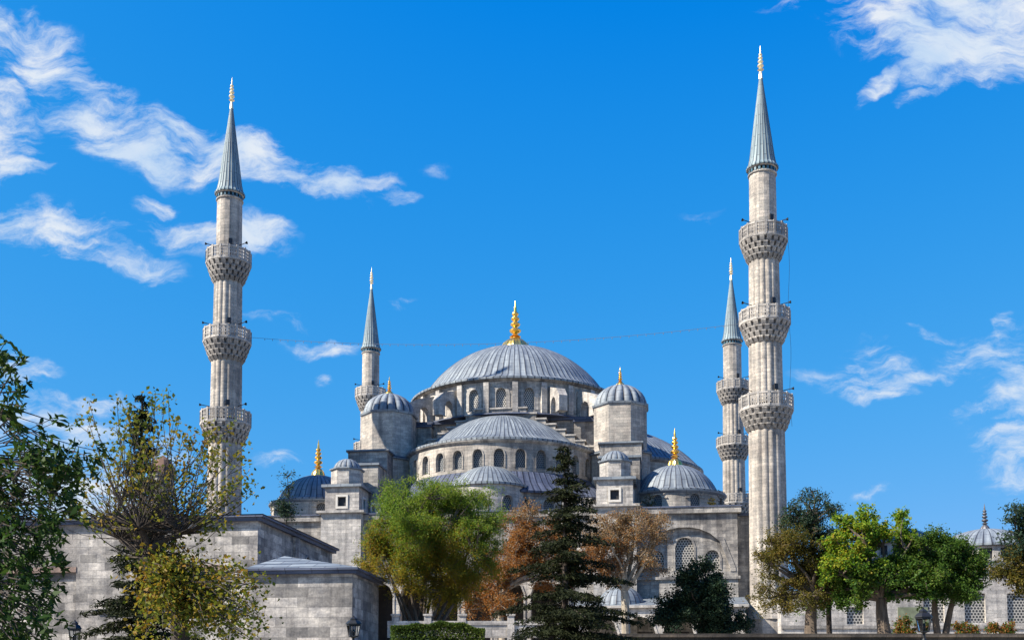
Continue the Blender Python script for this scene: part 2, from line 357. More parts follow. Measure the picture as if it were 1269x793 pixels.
# wall with real openings.  P(s, z, d) -> point; d is depth into the wall
def arch_pts(o, n=9):
    sc, wd, zs, zp, rise = o; pts = []
    for i in range(n+1):
        x = -1+2*i/n; pts.append((sc+x*wd/2, zp+rise*math.sqrt(max(0, 1-abs(x)**2.1))))
    return pts
def wall(mb, P, s0, s1, z0, z1, ops=(), depth=.35, ds=2.0, band=0):
    ops = sorted(ops)
    def strip(a, b, za, zb):
        if b-a < 1e-4 or zb-za < 1e-4: return
        k = max(1, int(math.ceil((b-a)/ds)))
        for i in range(k):
            x, y = a+(b-a)*i/k, a+(b-a)*(i+1)/k
            mb.face([P(x, za, 0), P(y, za, 0), P(y, zb, 0), P(x, zb, 0)], [(x, za), (y, za), (y, zb), (x, zb)])
    cur = s0
    for o in ops:
        sc, wd, zs, zp, rise = o
        strip(cur, sc-wd/2, z0, z1); strip(sc-wd/2, sc+wd/2, z0, zs)
        a = arch_pts(o)
        for (p, q) in zip(a[:-1], a[1:]):
            mb.face([P(p[0], p[1], 0), P(q[0], q[1], 0), P(q[0], z1, 0), P(p[0], z1, 0)], [p, q, (q[0], z1), (p[0], z1)])
        loop = [(sc-wd/2, zs)]+a+[(sc+wd/2, zs)]
        cl = 0
        for (p, q) in zip(loop, loop[1:]+loop[:1]):
            e = math.hypot(q[0]-p[0], q[1]-p[1])
            mb.face([P(p[0], p[1], 0), P(q[0], q[1], 0), P(q[0], q[1], depth), P(p[0], p[1], depth)], [(0, cl), (0, cl+e), (depth, cl+e), (depth, cl)]); cl += e
        if band:
            for (p, q) in zip(loop[:-1], loop[1:]):
                def outp(r):
                    return (sc+(r[0]-sc)*(1+2*band/wd), r[1] if r[1] <= zp+1e-3 else zp+(r[1]-zp)*(1+band/max(rise, .1)))
                P_, Q_ = outp(p), outp(q); d = -.07
                mb.face([P(p[0], p[1], d), P(q[0], q[1], d), P(Q_[0], Q_[1], d), P(P_[0], P_[1], d)], [p, q, Q_, P_])
                mb.face([P(P_[0], P_[1], d), P(Q_[0], Q_[1], d), P(Q_[0], Q_[1], 0), P(P_[0], P_[1], 0)])
                mb.face([P(p[0], p[1], 0), P(q[0], q[1], 0), P(q[0], q[1], d), P(p[0], p[1], d)])
        cur = sc+wd/2
    strip(cur, s1, z0, z1)
def pane(P, o, depth, name, mat, parent):
    mb = MB(); sc, wd, zs, zp, rise = o; a = arch_pts(o)
    for (p, q) in zip(a[:-1], a[1:]):
        mb.face([P(p[0], zs, depth), P(q[0], zs, depth), P(q[0], q[1], depth), P(p[0], p[1], depth)], [(p[0], zs), (q[0], zs), q, p])
    return mb.build(name, mat, parent)
def cyl(c, r, aref=0):
    return lambda s, z, d: (c[0]+(r-d)*math.cos(aref+s/r), c[1]+(r-d)*math.sin(aref+s/r), z)
def flat(o, dx, nx):
    """plane through o (x,y), running along dx, inward normal nx"""
    return lambda s, z, d: (o[0]+dx[0]*s+nx[0]*d, o[1]+dx[1]*s+nx[1]*d, z)
def cap_prof(r, h, z, n=14, top=.02, over=.25):
    Rr = (r*r+h*h)/(2*h); zc = z+h-Rr; th = math.asin(min(1, r/Rr))
    if h > r: th = PI-th
    pr = [(r+over-.06, z-.28), (r+over, z-.22), (r+over, z-.02)]
    for i in range(n+1):
        a = th*(1-i/n); pr.append((max(top, Rr*math.sin(a)), zc+Rr*math.cos(a)))
    return pr
def ribbed(nr, amp=.012): return lambda i, k: 1+(amp if i % 4 == 0 else 0)*(1 if k > 2 else 0)
def finial(name, mat, parent, c, z, h, base=None, thin=1.0):
    """stacked bulbs and a spike; base = radius of a fluted foot"""
    mb = MB(); r = h*.085*thin
    if base:
        mb.lathe([(base, z), (base*.93, z+h*.07), (base*.8, z+h*.14), (base*.58, z+h*.2), (base*.3, z+h*.25), (r*.8, z+h*.3)], 48, c, mod=lambda i, k: 1+.06*(i % 4 == 0), smooth=False)
        z0 = z+h*.28; hh = h*.72
    else: z0, hh = z, h
    pr = [(r*1.3, z0), (r*.6, z0+.06*hh)]
    y = z0+.08*hh
    for (bh, br) in ((.17, 1.35), (.15, 1.15), (.13, .98), (.11, .8)):
        for q in range(7):
            a = PI*q/6; pr.append((r*(.42+(br-.42)*math.sin(a)), y+bh*hh*q/6))
        y += bh*hh+.012*hh
    pr += [(r*.35, y), (r*.3, y+.1*hh), (r*.12, z0+hh*.93), (.01, z0+hh)]
    mb.lathe(pr, 14, c, smooth=True)
    return mb.build(name, mat, parent)

# ------------------------------------------------------------------ ground
ZG = 2.6
g = MB(); g.face([(-4000, -600, -1.6), (4000, -600, -1.6), (4000, 5000, -1.6), (-4000, 5000, -1.6)]); struct(g.build('ground', 'ground'))
g = MB(); g.box(-260, 260, 54.0, 420, -1.55, ZG, skip='b'); struct(g.build('terrace', 'paving'))

# ------------------------------------------------------------------ the mosque
A = math.atan2(8.0, 58.7); MC = (.45, 146.0)
mosque = thing('mosque', 'great grey stone mosque with cascading lead domes between the tall minarets', 'mosque', (MC[0], MC[1], ZG), -A)
def loc2w(u, v): return Vector((MC[0]+u*math.cos(A)+v*math.sin(A), MC[1]-u*math.sin(A)+v*math.cos(A), 0))
H = lambda z: z-ZG          # heights below are written above eye level
mosque.scale = (1, 1, 1.008)
HW = 27.6; FT = H(19.6)
# main hall, front wall with its great blind arches
body = MB()
Pf = flat((0, -HW), (1, 0), (0, 1))
blind = [(sx*22.0, 9.6, H(13.0), H(13.4), 4.4) for sx in (-1, 1)]
mids = [(x, 1.9, H(12.4), H(15.2), .9) for x in (-9.6, -4.8, 0, 4.8, 9.6)]
wall(body, Pf, -HW, HW, 0, FT, blind+mids, .5, band=.55)
Pi = flat((0, -HW+.5), (1, 0), (0, 1))
bw = []
for sx in (-1, 1):
    b3 = [(sx*22.0-2.95, 1.5, H(13.2), H(14.6), .75), (sx*22.0, 2.0, H(13.2), H(15.7), 1.05), (sx*22.0+2.95, 1.5, H(13.2), H(14.6), .75)]
    wall(body, Pi, sx*22-4.8, sx*22+4.8, H(12.9), H(17.85), b3, .35, band=.22); bw += b3
body.face([(-HW, -HW, 0), (-HW, HW, 0), (-HW, HW, FT), (-HW, -HW, FT)])
body.face([(HW, -HW, 0), (HW, HW, 0), (HW, HW, FT), (HW, -HW, FT)])
body.face([(-HW, HW, 0), (HW, HW, 0), (HW, HW, FT), (-HW, HW, FT)])
hall = body.build('hall', 'stone_grey', mosque)
for o in bw: pane(Pi, o, .34, 'window', 'grille_large', hall)
for o in mids: pane(Pf, o, .45, 'window', 'grille_stone', hall)
for (za, zb, pr) in ((FT-.35, FT+.25, .4), (H(12.2), H(12.5), .22)):
    k = MB(); e = HW+pr
    k.box(-e, e, -e, -HW+.02, za, zb); k.box(-e, -HW+.02, -HW+.02, e, za, zb); k.box(HW-.02, e, -HW+.02, e, za, zb); k.build('cornice', 'stone_grey', mosque)
k = MB(); k.box(-HW-.5, HW+.5, -HW-.5, HW+.5, FT+.252, FT+.4); k.build('roof_deck', 'lead_dark', mosque)

# solid corner blocks that tie the hall to the minarets
for sx in (-1, 1):
    a_, b_ = sorted((sx*(HW+.004), sx*31.2)); k = MB(); k.box(a_, b_, -26.6, -16, 0, FT-.6); bl = k.build('corner_block', 'stone_grey', mosque)
    k = MB(); k.box(a_, b_+.004, -26.9, -15.7, FT-.596, FT-.3); k.build('coping', 'lead_dark', bl)
# upper square base under the drum
k = MB(); k.box(-11.2, 11.2, -11.2, 11.2, FT, H(33.9)); 
k.build('dome_base', 'stone_grey', mosque)
k = MB(); k.box(-11.6, 11.6, -11.6, 11.6, H(33.9), H(34.25)); k.build('cornice', 'lead_dark', mosque)
for sx in (-1, 1):
    for sy in (-1, 1):
        k = MB(); k.box(min(sx*9, sx*14.0), max(sx*9, sx*14.0), min(sy*9, sy*12.6), max(sy*9, sy*12.6), FT, H(33.3)); cp = k.build('corner_pier', 'stone_grey', mosque)
        k = MB(); k.box(min(sx*8.9, sx*14.2), max(sx*8.9, sx*14.2), min(sy*8.9, sy*12.9), max(sy*8.9, sy*12.9), H(33.304), H(33.6)); k.build('coping', 'lead_dark', cp)
# main drum with its ring of windows
DR = 13.5; NW = 24; dz0, dz1 = H(34.25), H(38.85)
bay = 2*PI*DR/NW
Pd = cyl((0, 0), DR, -PI/2)
ops = [((i-NW/2+(.5 if 0 else 0))*bay, 1.3, dz0+.75, dz0+2.75, .72) for i in range(NW)]
dm = MB(); wall(dm, Pd, -PI*DR-bay/2, PI*DR-bay/2, dz0, dz1, ops, .45, ds=.8, band=.45)
for i in range(NW):
    a = -PI/2+(i-NW/2+.5)*bay/DR
    M = Matrix.Rotation(a, 4, 'Z') @ Matrix.Translation((DR+.2, 0, (dz0+dz1)/2-.25))
    dm.mbox(M, .7, .7, dz1-dz0-.5)
drum = dm.build('drum', 'stone_pale', mosque)
for o in ops:
    if abs(o[0]) < PI*DR*.55: pane(Pd, o, .4, 'window', 'grille_stone', drum)
k = MB(); k.lathe([(DR, dz1-.35), (DR+.35, dz1-.15), (DR+.45, dz1), (DR+.3, dz1+.02)], 112); k.build('cornice', 'stone_grey', drum)
k = MB(); k.lathe([(DR+.05, dz0-.1), (DR+.9, dz0+.02), (DR+.8, dz0+.18), (DR, dz0+.42)], 112); k.build('base_moulding', 'lead_dark', drum)
# flying buttresses from the drum down to the corner turrets
for q in range(4):
    for da in (-.3, .0, .3):
        a = -PI/4+q*PI/2+da; ax = (math.cos(a), math.sin(a), 0); ay = (-math.sin(a), math.cos(a), 0); ln = 4.0 if da else 5.2
        pts = [(0, 0), (.7, 0), (.7, 1.2), (.95, 1.8), (1.5, 2.1), (2.05, 1.8), (2.3, 1.2), (2.3, 0), (ln-.6, 0), (ln-.6, 1.9), (2.6, 2.9), (0, 3.7)]
        k = MB(); k.slab(pts, (DR*math.cos(a), DR*math.sin(a), dz0+.001*q), ax, (0, 0, 1), ay, 1.1); k.build('flying_buttress', 'stone_pale', mosque)
# main dome
def flare_prof(re, rb, h, z, fl, n=14):
    """eave at radius re, shallow flare up to rb, then the dome proper"""
    zb = z+fl; Rr = (rb*rb+h*h)/(2*h); zc = zb+h-Rr; th = math.asin(min(1, rb/Rr))
    pr = [(re-.06, z-.3), (re, z-.24), (re, z), (re-(re-rb)*.5, z+fl*.36), (rb+(re-rb)*.12, z+fl*.84)]
    for i in range(1, n+1):
        a = th*(1-i/n*.999); pr.append((max(.04, Rr*math.sin(a)), zc+Rr*math.cos(a)))
    return pr
def dome(name, mat, parent, c, r, h, z, nr, a0=0, a1=2*PI, rings=14, over=.3, amp=.006, flare=None):
    mb = MB(); pr = cap_prof(r, h, z, rings, .05, over) if flare is None else flare_prof(r+over, flare[0], h, z, flare[1], rings)
    mb.lathe(pr, nr*4, c, a0, a1, ribbed(nr, amp), dome=nr); return mb.build(name, mat, parent)
md = dome('main_dome', 'lead_light', mosque, (0, 0), 14.0, 6.95, H(39.0), 104, amp=.0055, rings=20, over=.25, flare=(12.3, .85))
finial('finial', 'gold', md, (0, 0), H(46.55), 7.1, 2.05)

# half domes, each with a windowed drum, a lead skirt and exedrae
def half(phi, side=False):
    dc = 12.6 if side else 11.6; c = (dc*math.cos(phi), dc*math.sin(phi)); r = 12.3 if side else 11.95; zA, zB = H(24.9), H(28.85)
    P = cyl(c, r, phi); nb = 16; span = PI*1.06*r; b = span/nb
    ops = [((i-nb/2+.5)*b, 1.2, zA+.8, zA+2.3, .66) for i in range(nb)]
    mb = MB(); wall(mb, P, -span/2, span/2, zA, zB, ops, .45, ds=.8, band=.14)
    dr = mb.build('half_dome_drum', 'stone_warm', mosque)
    for o in ops: pane(P, o, .4, 'window', 'grille_grey', dr)
    k = MB(); k.lathe([(r, zB-.3), (r+.3, zB-.1), (r+.35, zB+.03)], 90, c, phi-PI*.53, phi+PI*.53)
    k.build('cornice', 'stone_grey', mosque)
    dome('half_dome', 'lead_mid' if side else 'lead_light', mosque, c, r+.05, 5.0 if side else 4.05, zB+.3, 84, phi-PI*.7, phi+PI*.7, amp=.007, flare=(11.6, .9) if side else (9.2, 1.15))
    # skirt roof and the wall under it
    zs = H(22.6)
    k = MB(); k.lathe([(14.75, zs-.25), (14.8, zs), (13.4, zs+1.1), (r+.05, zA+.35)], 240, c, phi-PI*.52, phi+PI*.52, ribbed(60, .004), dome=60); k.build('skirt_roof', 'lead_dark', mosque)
    Pw = cyl(c, 14.3, phi); nb2 = 16; sp2 = PI*1.04*14.3
    op2 = [((i-nb2/2+.5)*sp2/nb2, 1.3, H(20.0), H(21.2), .6) for i in range(nb2)]
    k = MB(); wall(k, Pw, -sp2/2, sp2/2, FT, zs-.1, op2, .4, ds=1.0, band=.15); wl = k.build('lower_drum', 'stone_grey', mosque)
    for o in op2: pane(Pw, o, .36, 'window', 'grille_grey', wl)
    for da in (0, -1.02, 1.02):
        e = (c[0]+11.5*math.cos(phi+da), c[1]+11.5*math.sin(phi+da)); re = 4.8 if da == 0 else 4.4
        ze = H(23.25) if da == 0 else H(22.35)
        Pe = cyl(e, re, phi+da); spn = PI*1.1*re
        op = [((i-2.5+.5)*spn/5.6, 1.25, H(20.1), H(21.2), .65) for i in range(5)]
        k = MB(); wall(k, Pe, -spn/2, spn/2, FT, ze-.15, op, .4, ds=.7, band=.14); ed = k.build('exedra_drum', 'stone_pale', mosque)
        for o in op: pane(Pe, o, .36, 'window', 'grille_grey', ed)
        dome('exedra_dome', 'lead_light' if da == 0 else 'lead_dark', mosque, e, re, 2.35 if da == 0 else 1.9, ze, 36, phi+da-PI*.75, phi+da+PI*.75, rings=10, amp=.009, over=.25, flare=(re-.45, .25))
for ph in (-PI/2, 0, PI): half(ph, ph != -PI/2)
# stepped gable walls above the half domes
for ph in (-PI/2, 0, PI):
    ax = (-math.sin(ph), math.cos(ph), 0); ay = (math.cos(ph), math.sin(ph), 0)
    steps = []; 
    for i in range(8):
        steps.append((3.2+i*1.2, H(34.95)-i*.72))
    right = []
    for i, (x, z) in enumerate(steps):
        right.append((x, z)); right.append((x, z-.72))
    right.append((14.0, steps[-1][1]-.72)); right.append((14.0, FT))
    pts = [(-x, z) for x, z in right[::-1]]+right
    k = MB(); k.slab(pts, (ay[0]*13.0, ay[1]*13.0, 0), ax, (0, 0, 1), ay, 1.5); sg = k.build('stepped_gable', 'stone_grey', mosque)
    k = MB()
    for sx in (-1, 1):
        for i, (x, z) in enumerate(steps):
            x0 = sx*(x-1.26 if i else 0); x1 = sx*(x+.14)
            k.slab([(min(x0, x1), z), (max(x0, x1), z), (max(x0, x1), z+.2), (min(x0, x1), z+.2)], (ay[0]*13.0, ay[1]*13.0, 0), ax, (0, 0, 1), ay, 1.8-.01*i-(.004 if sx < 0 else 0))
    k.build('coping', 'stone_pale', sg)

# corner turrets, octagonal, with fluted domes
def turret(u, v):
    c = (u, v); k = MB(); o8 = PI/8
    k.lathe([(3.75, FT), (3.75, H(28.3))], 8, c, o8, o8+2*PI)
    k.lathe([(3.42, H(28.6)), (3.42, H(34.2))], 8, c, o8, o8+2*PI)
    t_ = k.build('turret', 'stone_warm', mosque)
    k = MB(); k.lathe([(3.75, H(28.3)), (4.05, H(28.4)), (4.05, H(28.6)), (3.42, H(28.85))], 8, c, o8, o8+2*PI)
    k.build('cornice', 'lead_mid', t_)
    k = MB(); k.lathe([(3.42, H(34.1)), (3.6, H(34.2)), (3.66, H(34.42)), (2.9, H(34.55))], 8, c, o8, o8+2*PI); k.build('eave', 'lead_mid', t_)
    mb = MB(); n = 18
    pr = [(3.28, H(34.45)), (3.22, H(34.9)), (3.0, H(35.5)), (2.65, H(36.05)), (2.15, H(36.5)), (1.55, H(36.85)), (.9, H(37.08)), (.3, H(37.2))]
    mb.lathe(pr, n*8, c, mod=lambda i, q: 1-.075*(1-abs(math.sin(PI*(i % 8)/8)))**1.0, dome=n, smooth=True)
    d_ = mb.build('turret_dome', 'lead_mid', t_)
    finial('finial', 'gold', t_, c, H(36.95), 2.5, .62)
    k = MB(); k.mbox(Matrix.Translation((u+.2, v-3.52, H(27.4))), .75, .1, 1.0); k.build('window', 'dark_opening', t_)
for su in (-1, 1):
    for svv in (-1, 1): turret(su*14.4+.4, svv*14.4)
# stepped buttresses between turret and kiosk
for su in (-1, 1):
    k = MB(); a0, a1 = sorted((su*12.6, su*17.4))
    k.box(a0, a1, -20.6, -14, FT+.4, H(28.6)); k.box(a0+.15, a1-.15, -24.2, -20.55, FT+.4, H(26.2))
    st_ = k.build('stepped_buttress', 'stone_grey', mosque)
    k = MB(); k.box(a0-.2, a1+.2, -20.8, -17.4, H(28.6), H(28.85)); k.box(a0, a1, -24.4, -20.62, H(26.2), H(26.45)); k.build('coping', 'lead_mid', st_)
# kiosks: square tower, octagon, little dome
def kiosk(u, v, wd=3.9, z0=0):
    c = (u, v); k = MB(); h = wd/2; o8 = PI/8; zt = H(22.9)
    wins = [(0, .95, H(20.75), H(21.75), .03)]
    for (o_, dx, nx, op) in (((u, v-h), (1, 0), (0, 1), wins), ((u+h, v), (0, 1), (-1, 0), wins), ((u, v+h), (-1, 0), (0, -1), []), ((u-h, v), (0, -1), (1, 0), wins)):
        wall(k, flat(o_, dx, nx), -h, h, FT+.6 if True else z0, zt, op, .3)
        for o in op: pass
    t_ = k.build('kiosk', 'stone_pale', mosque)
    for (o_, dx, nx) in (((u, v-h), (1, 0), (0, 1)), ((u+h, v), (0, 1), (-1, 0)), ((u-h, v), (0, -1), (1, 0))):
        pane(flat(o_, dx, nx), wins[0], .25, 'window', 'dark_opening', t_)
        q = MB(); P = flat(o_, dx, nx)
        for (s0, s1, za, zb) in ((-.7, .7, H(20.5), H(20.748)), (-.7, .7, H(21.82), H(22.05)), (-.7, -.476, H(20.75), H(21.818)), (.476, .7, H(20.75), H(21.818))):
            p = [P(s0, za, 0), P(s1, za, 0), P(s1, za, -.1), P(s0, za, -.1)]; r_ = [(a, b, zb) for a, b, _ in p]
            for f in ((0, 1, 2, 3),): q.face([p[i] for i in f]); q.face([r_[i] for i in f])
            for i in range(4): j = (i+1) % 4; q.face([p[i], p[j], r_[j], r_[i]])
        q.build('window_frame', 'plaster', t_)
    k = MB(); g_ = h+.35
    k.box(u-g_, u+g_, v-g_, v+g_, zt, zt+.3); k.build('cornice', 'lead_mid', t_)
    k = MB(); k.lathe([(h*.93, zt+.3), (h*.93, H(25.0))], 8, c, o8, o8+2*PI); k.build('octagon', 'stone_pale', t_)
    k = MB(); k.lathe([(h*.93, H(25.0)), (h*1.03, H(25.06)), (h*1.03, H(25.2)), (h*.7, H(25.3))], 8, c, o8, o8+2*PI); k.build('octagon_cornice', 'lead_mid', t_)
    k = MB(); n = 14
    k.lathe([(h*.8, H(25.24)), (h*.78, H(25.5)), (h*.68, H(25.85)), (h*.5, H(26.18)), (h*.27, H(26.38)), (.06, H(26.46))], n*8, c, mod=lambda i, q: 1-.07*(1-abs(math.sin(PI*(i % 8)/8))), dome=n, smooth=True); k.build('kiosk_dome', 'lead_mid', t_)
    # buttress under it
    k = MB(); gg = h+.35; k.box(u-gg, u+gg, v-gg, v+gg, 0, FT+.35); k.build('kiosk_base', 'stone_pale', t_)
    k = MB(); gg = h+.75; k.box(u-gg, u+gg, v-gg, v+gg, FT+.35, FT+.6); k.build('base_cornice', 'stone_pale', t_)
for (u, v) in ((-15.7, -26.6), (14.6, -26.6)): kiosk(u, v)
for (u, v) in ((26.4, 13.2), (-26.4, 13.2)): kiosk(u, v, 4.2)
# corner domes on octagonal drums
def corner(u, v):
    c = (u, v); z0, z1 = FT+.4, H(22.1); r = 5.45
    P = cyl(c, r, -PI/2); nb = 8; b = 2*PI*r/nb
    ops = [((i-nb/2+.5)*b, 1.15, z0+.45, z0+1.35, .45) for i in range(nb)]
    k = MB(); wall(k, P, -PI*r, PI*r, z0, z1, ops, .35, ds=.6, band=0)
    for o in ops:   # fan of voussoirs round the head
        for q in range(7):
            a = PI*q/6; s_ = o[0]+.92*math.cos(a); z_ = o[3]+.05+.85*math.sin(a); x, y, zz = P(s_, z_, -.05)
            M = Matrix.Translation((x, y, zz)) @ Matrix.Rotation(-PI/2+s_/r, 4, 'Z') @ Matrix.Rotation(a, 4, 'X')
            k.mbox(M, .14, .5, .12)
    d_ = k.build('corner_drum', 'stone_warm', mosque)
    for o in ops: pane(P, o, .3, 'window', 'grille_grey', d_)
    k = MB(); k.lathe([(r, z1-.2), (r+.3, z1), (r+.35, z1+.12), (r, z1+.2)], 48, c); k.build('cornice', 'lead_mid', d_)
    dome('corner_dome', 'lead_mid', d_, c, 5.4, 3.3, z1+.3, 44, amp=.009, flare=(4.75, .3))
    finial('finial', 'gold', d_, c, H(25.75), 4.6, .85)
for su in (-1, 1):
    for svv in (-1, 1): corner(su*21.2, svv*20.2)
# stone balustrades on the roof edge
for (x0, x1) in ((-12.6, -9.2), (8.9, 12.2)):
    k = MB(); y = -HW+.1; z = FT+.4
    k.box(x0, x1, y-.12, y+.12, z, z+.2); k.box(x0, x1, y-.14, y+.14, z+1.0, z+1.2)
    n = int((x1-x0)/.45)
    for i in range(n+1): x = x0+(x1-x0)*i/n; k.box(x-.09, x+.09, y-.09, y+.09, z+.2, z+1.0)
    k.build('balustrade', 'stone_pale', mosque)
# outer gallery: arcade along the foot of the wall with lead roof and low domes
k = MB(); yv = -HW-6; Pg = flat((0, yv), (1, 0), (0, 1))
gz = H(8.75); sp = 3.85
arcs = [(-26+sp*i+.95, 3.15, 0.02, H(6.1), 1.75) for i in range(14)]
wall(k, Pg, -HW-.3, HW+.3, 0, gz, arcs, .9, band=.25)
k.face([(-HW-.3, yv, 0), (-HW-.3, -HW, 0), (-HW-.3, -HW, gz), (-HW-.3, yv, gz)]); k.face([(HW+.3, yv, 0), (HW+.3, -HW, 0), (HW+.3, -HW, gz), (HW+.3, yv, gz)])
gal = k.build('gallery', 'stone_pale', mosque)
k = MB(); k.box(-HW-.6, HW+.6, yv-.35, -HW-.02, gz, gz+.25); k.build('gallery_eave', 'stone_pale', gal)
k = MB(); x0, x1 = -HW-.6, HW+.6
k.face([(x0, yv-.3, gz+.254), (x1, yv-.3, gz+.254), (x1, -HW-.1, gz+1.5), (x0, -HW-.1, gz+1.5)]); k.build('gallery_roof', 'lead_mid', gal)
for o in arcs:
    k = MB(); k.box(o[0]-1.25, o[0]+1.25, -HW-.12, -HW-.003, 0.05, H(6.6)); k.build('shade_panel', 'arch_shade', gal)  # added dark panel per bay, paints the gallery's inner shade
for i in range(7):
    dome('gallery_dome', 'lead_mid', gal, (-24.2+i*7.7+.95, -HW-3.2), 2.5, 2.1, gz+.45, 22, rings=8, amp=.014, over=.2)

# ------------------------------------------------------------------ minarets
BAL = None
def minaret(name, label, u, v, scale=1.0, nb=3):
    wp = loc2w(u, v)
    root = thing('minaret', label, 'minaret', (wp.x, wp.y, ZG), -A, 'fluted stone minarets around the mosque')
    Y = 114.0
    Z = lambda py: zat(py, Y)-ZG
    s_ = Y/F
    def fl(n, amp): return lambda i, k: 1-amp*(1-abs(math.sin(PI*(i % 6)/6)))
    NF = 16
    # shaft tiers
    tiers = [(745, 522, 2.02, 1.90), (503, 416, 1.80, 1.74), (397, 314, 1.66, 1.6)]
    k = MB()
    for (ya, yb, ra, rb) in tiers:
        k.lathe([(ra, Z(ya)), (rb, Z(yb))], NF*6, mod=fl(NF, .075))
        k.lathe([(rb*1.02, Z(yb)), (rb*1.08, Z(yb)+.15), (rb*1.08, Z(yb)+.5)], 48)
    k.lathe([(1.46, Z(300)), (1.42, Z(216))], 16)
    k.lathe([(2.02, Z(745)), (2.3, Z(752)), (2.55, Z(768))], 16); k.lathe([(2.55, Z(768)), (2.55, 0)], 8, a0=PI/8, a1=PI/8+2*PI)
    sh = k.build('shaft', 'stone_warm', root)
    # balconies
    for (yrt, yrb, yc, rin, rb) in ((285, 302, 326, 1.6, 2.52), (387, 404, 428, 1.74, 2.66), (493, 511, 535, 1.9, 2.8)):
        zt, zb, zc = Z(yrt), Z(yrb), Z(yc)
        k = MB(); k.lathe([(rin*.9, zb-.02), (rb+.05, zb-.02), (rb+.08, zb+.12), (rin*.9, zb+.12)], 16); fl_ = k.build('balcony', 'stone_pale', root)
        k = MB(); nt_ = 4
        for q in range(nt_):
            f0, f1 = q/nt_, (q+1)/nt_
            ra = rin*1.04+(rb-.05-rin*1.04)*(f0**.85); rc = rin*1.04+(rb-.05-rin*1.04)*(f1**.85)
            z0_, z1_ = zc+(zb-.03-zc)*f0, zc+(zb-.03-zc)*f1
            k.lathe([(ra-.12, z0_+.05), (rc-.3, z1_)], 32)
            nn = 20
            for i in range(nn):
                a = 2*PI*(i+.5*(q % 2))/nn; wd = 2*PI*rc/nn*.62
                M = Matrix.Rotation(a, 4, 'Z')
                pts = [(rin*.8, z0_), (ra, z0_), (rc+.02, z1_-.14), (rc+.02, z1_), (rin*.8, z1_)]
                k.slab(pts, (0, 0, 0), M @ Vector((1, 0, 0)), (0, 0, 1), M @ Vector((0, 1, 0)), wd)
            k.lathe([(rin*.9, z1_-.09), (rc-.02, z1_-.09), (rc-.02, z1_), (rin*.9, z1_)], 32)
        k.build('corbel', 'stone_grey', fl_)
        k = MB(); nn = 16; hz = zt-zb
        k.lathe([(rb-.1, zb+.12), (rb+.04, zb+.12), (rb+.04, zb+.3), (rb-.1, zb+.3)], 16); k.lathe([(rb-.12, zt-.18), (rb+.06, zt-.18), (rb+.06, zt), (rb-.12, zt), (rb-.12, zt-.18)], 16)
        for i in range(nn):
            a = 2*PI*i/nn
            k.mbox(Matrix.Rotation(a, 4, 'Z') @ Matrix.Translation((rb-.03, 0, (zb+zt)/2+.1)), .2, .24, hz-.05)
            am = a+PI/nn; wpan = 2*rb*math.sin(PI/nn)-.24; rr = rb*math.cos(PI/nn)-.03
            for j in range(1, 4):
                k.mbox(Matrix.Rotation(am, 4, 'Z') @ Matrix.Translation((rr, (j/4-.5)*wpan, (zb+zt)/2+.06)), .1, .09, hz-.47)
            for j in (1, 2):
                k.mbox(Matrix.Rotation(am, 4, 'Z') @ Matrix.Translation((rr, 0, zb+.3+(hz-.48)*j/3)), .09, wpan-.002, .1)
        k.build('railing', 'stone_pale', fl_)
        for a in (R(-150), R(-20)):      # little loudspeakers on brackets over the railing
            d = Vector((math.cos(a), math.sin(a), 0)); k = MB()
            k.tube([d*rin*.95+Vector((0, 0, zt+.55)), d*(rb-.1)+Vector((0, 0, zt+.65)), d*(rb-.05)+Vector((0, 0, zt+.65)), d*(rb+.16)+Vector((0, 0, zt+.65))], [.045, .045, .08, .17], 8)
            k.build('loudspeaker', 'iron', fl_)
        k = MB()
        a = R(-62); k.mbox(Matrix.Rotation(a, 4, 'Z') @ Matrix.Translation((rin*.99, 0, zt+.75)), .18, .42, .6); k.build('vent', 'dark_opening', sh)
    # spire
    k = MB(); zb, zt = Z(211), Z(96)
    k.lathe([(1.66, zb), (1.68, zb+.15), (1.46, zb+.5), (1.3, zb+1.3), (.16, zt)], 24*4, mod=lambda i, q: 1+(.04 if i % 4 == 0 else 0), dome=24); spm = k.build('spire', 'lead_spire', root)
    k = MB(); k.lathe([(1.42, zb-.75), (1.55, zb-.7), (1.55, zb-.6), (1.44, zb-.55)], 32); k.build('spire_cornice', 'stone_pale', root)
    k = MB(); k.lathe([(1.44, zb-.1), (1.62, zb-.03), (1.62, zb-.003)], 32); k.build('spire_cornice', 'stone_pale', root)
    k = MB()
    for i in range(20):
        a = 2*PI*i/20; k.mbox(Matrix.Rotation(a, 4, 'Z') @ Matrix.Translation((1.44, 0, zb-.33)), .08, .26, .38)
    k.build('tile_band', 'tile_blue', root)
    finial('finial', 'gold_pale', root, (0, 0), zt-.25, Z(57)-zt+.25, .22, .78)
    root.scale = (1, 1, scale)
    return root
def mscale(u, v, py):       # measured height of each tower against the nearest one
    return (zat(py, loc2w(u, v).y)-ZG)/(zat(57, 114.0)-ZG)
ML = [('tallest and nearest minaret right of the domes with three balconies', 30.75, -28.2, 57),
      ('large minaret on the far left rising behind the bare-branched tree', -29.6, -28.2, 96),
      ('slender distant minaret left of the great dome, behind the ribbed turret', -28.3, 29.0, 331),
      ('slender distant minaret standing close behind the tallest one on the right', 31.2, 29.0, 319)]
for (lb, u, v, py) in ML: minaret('minaret', lb, u, v, mscale(u, v, py))

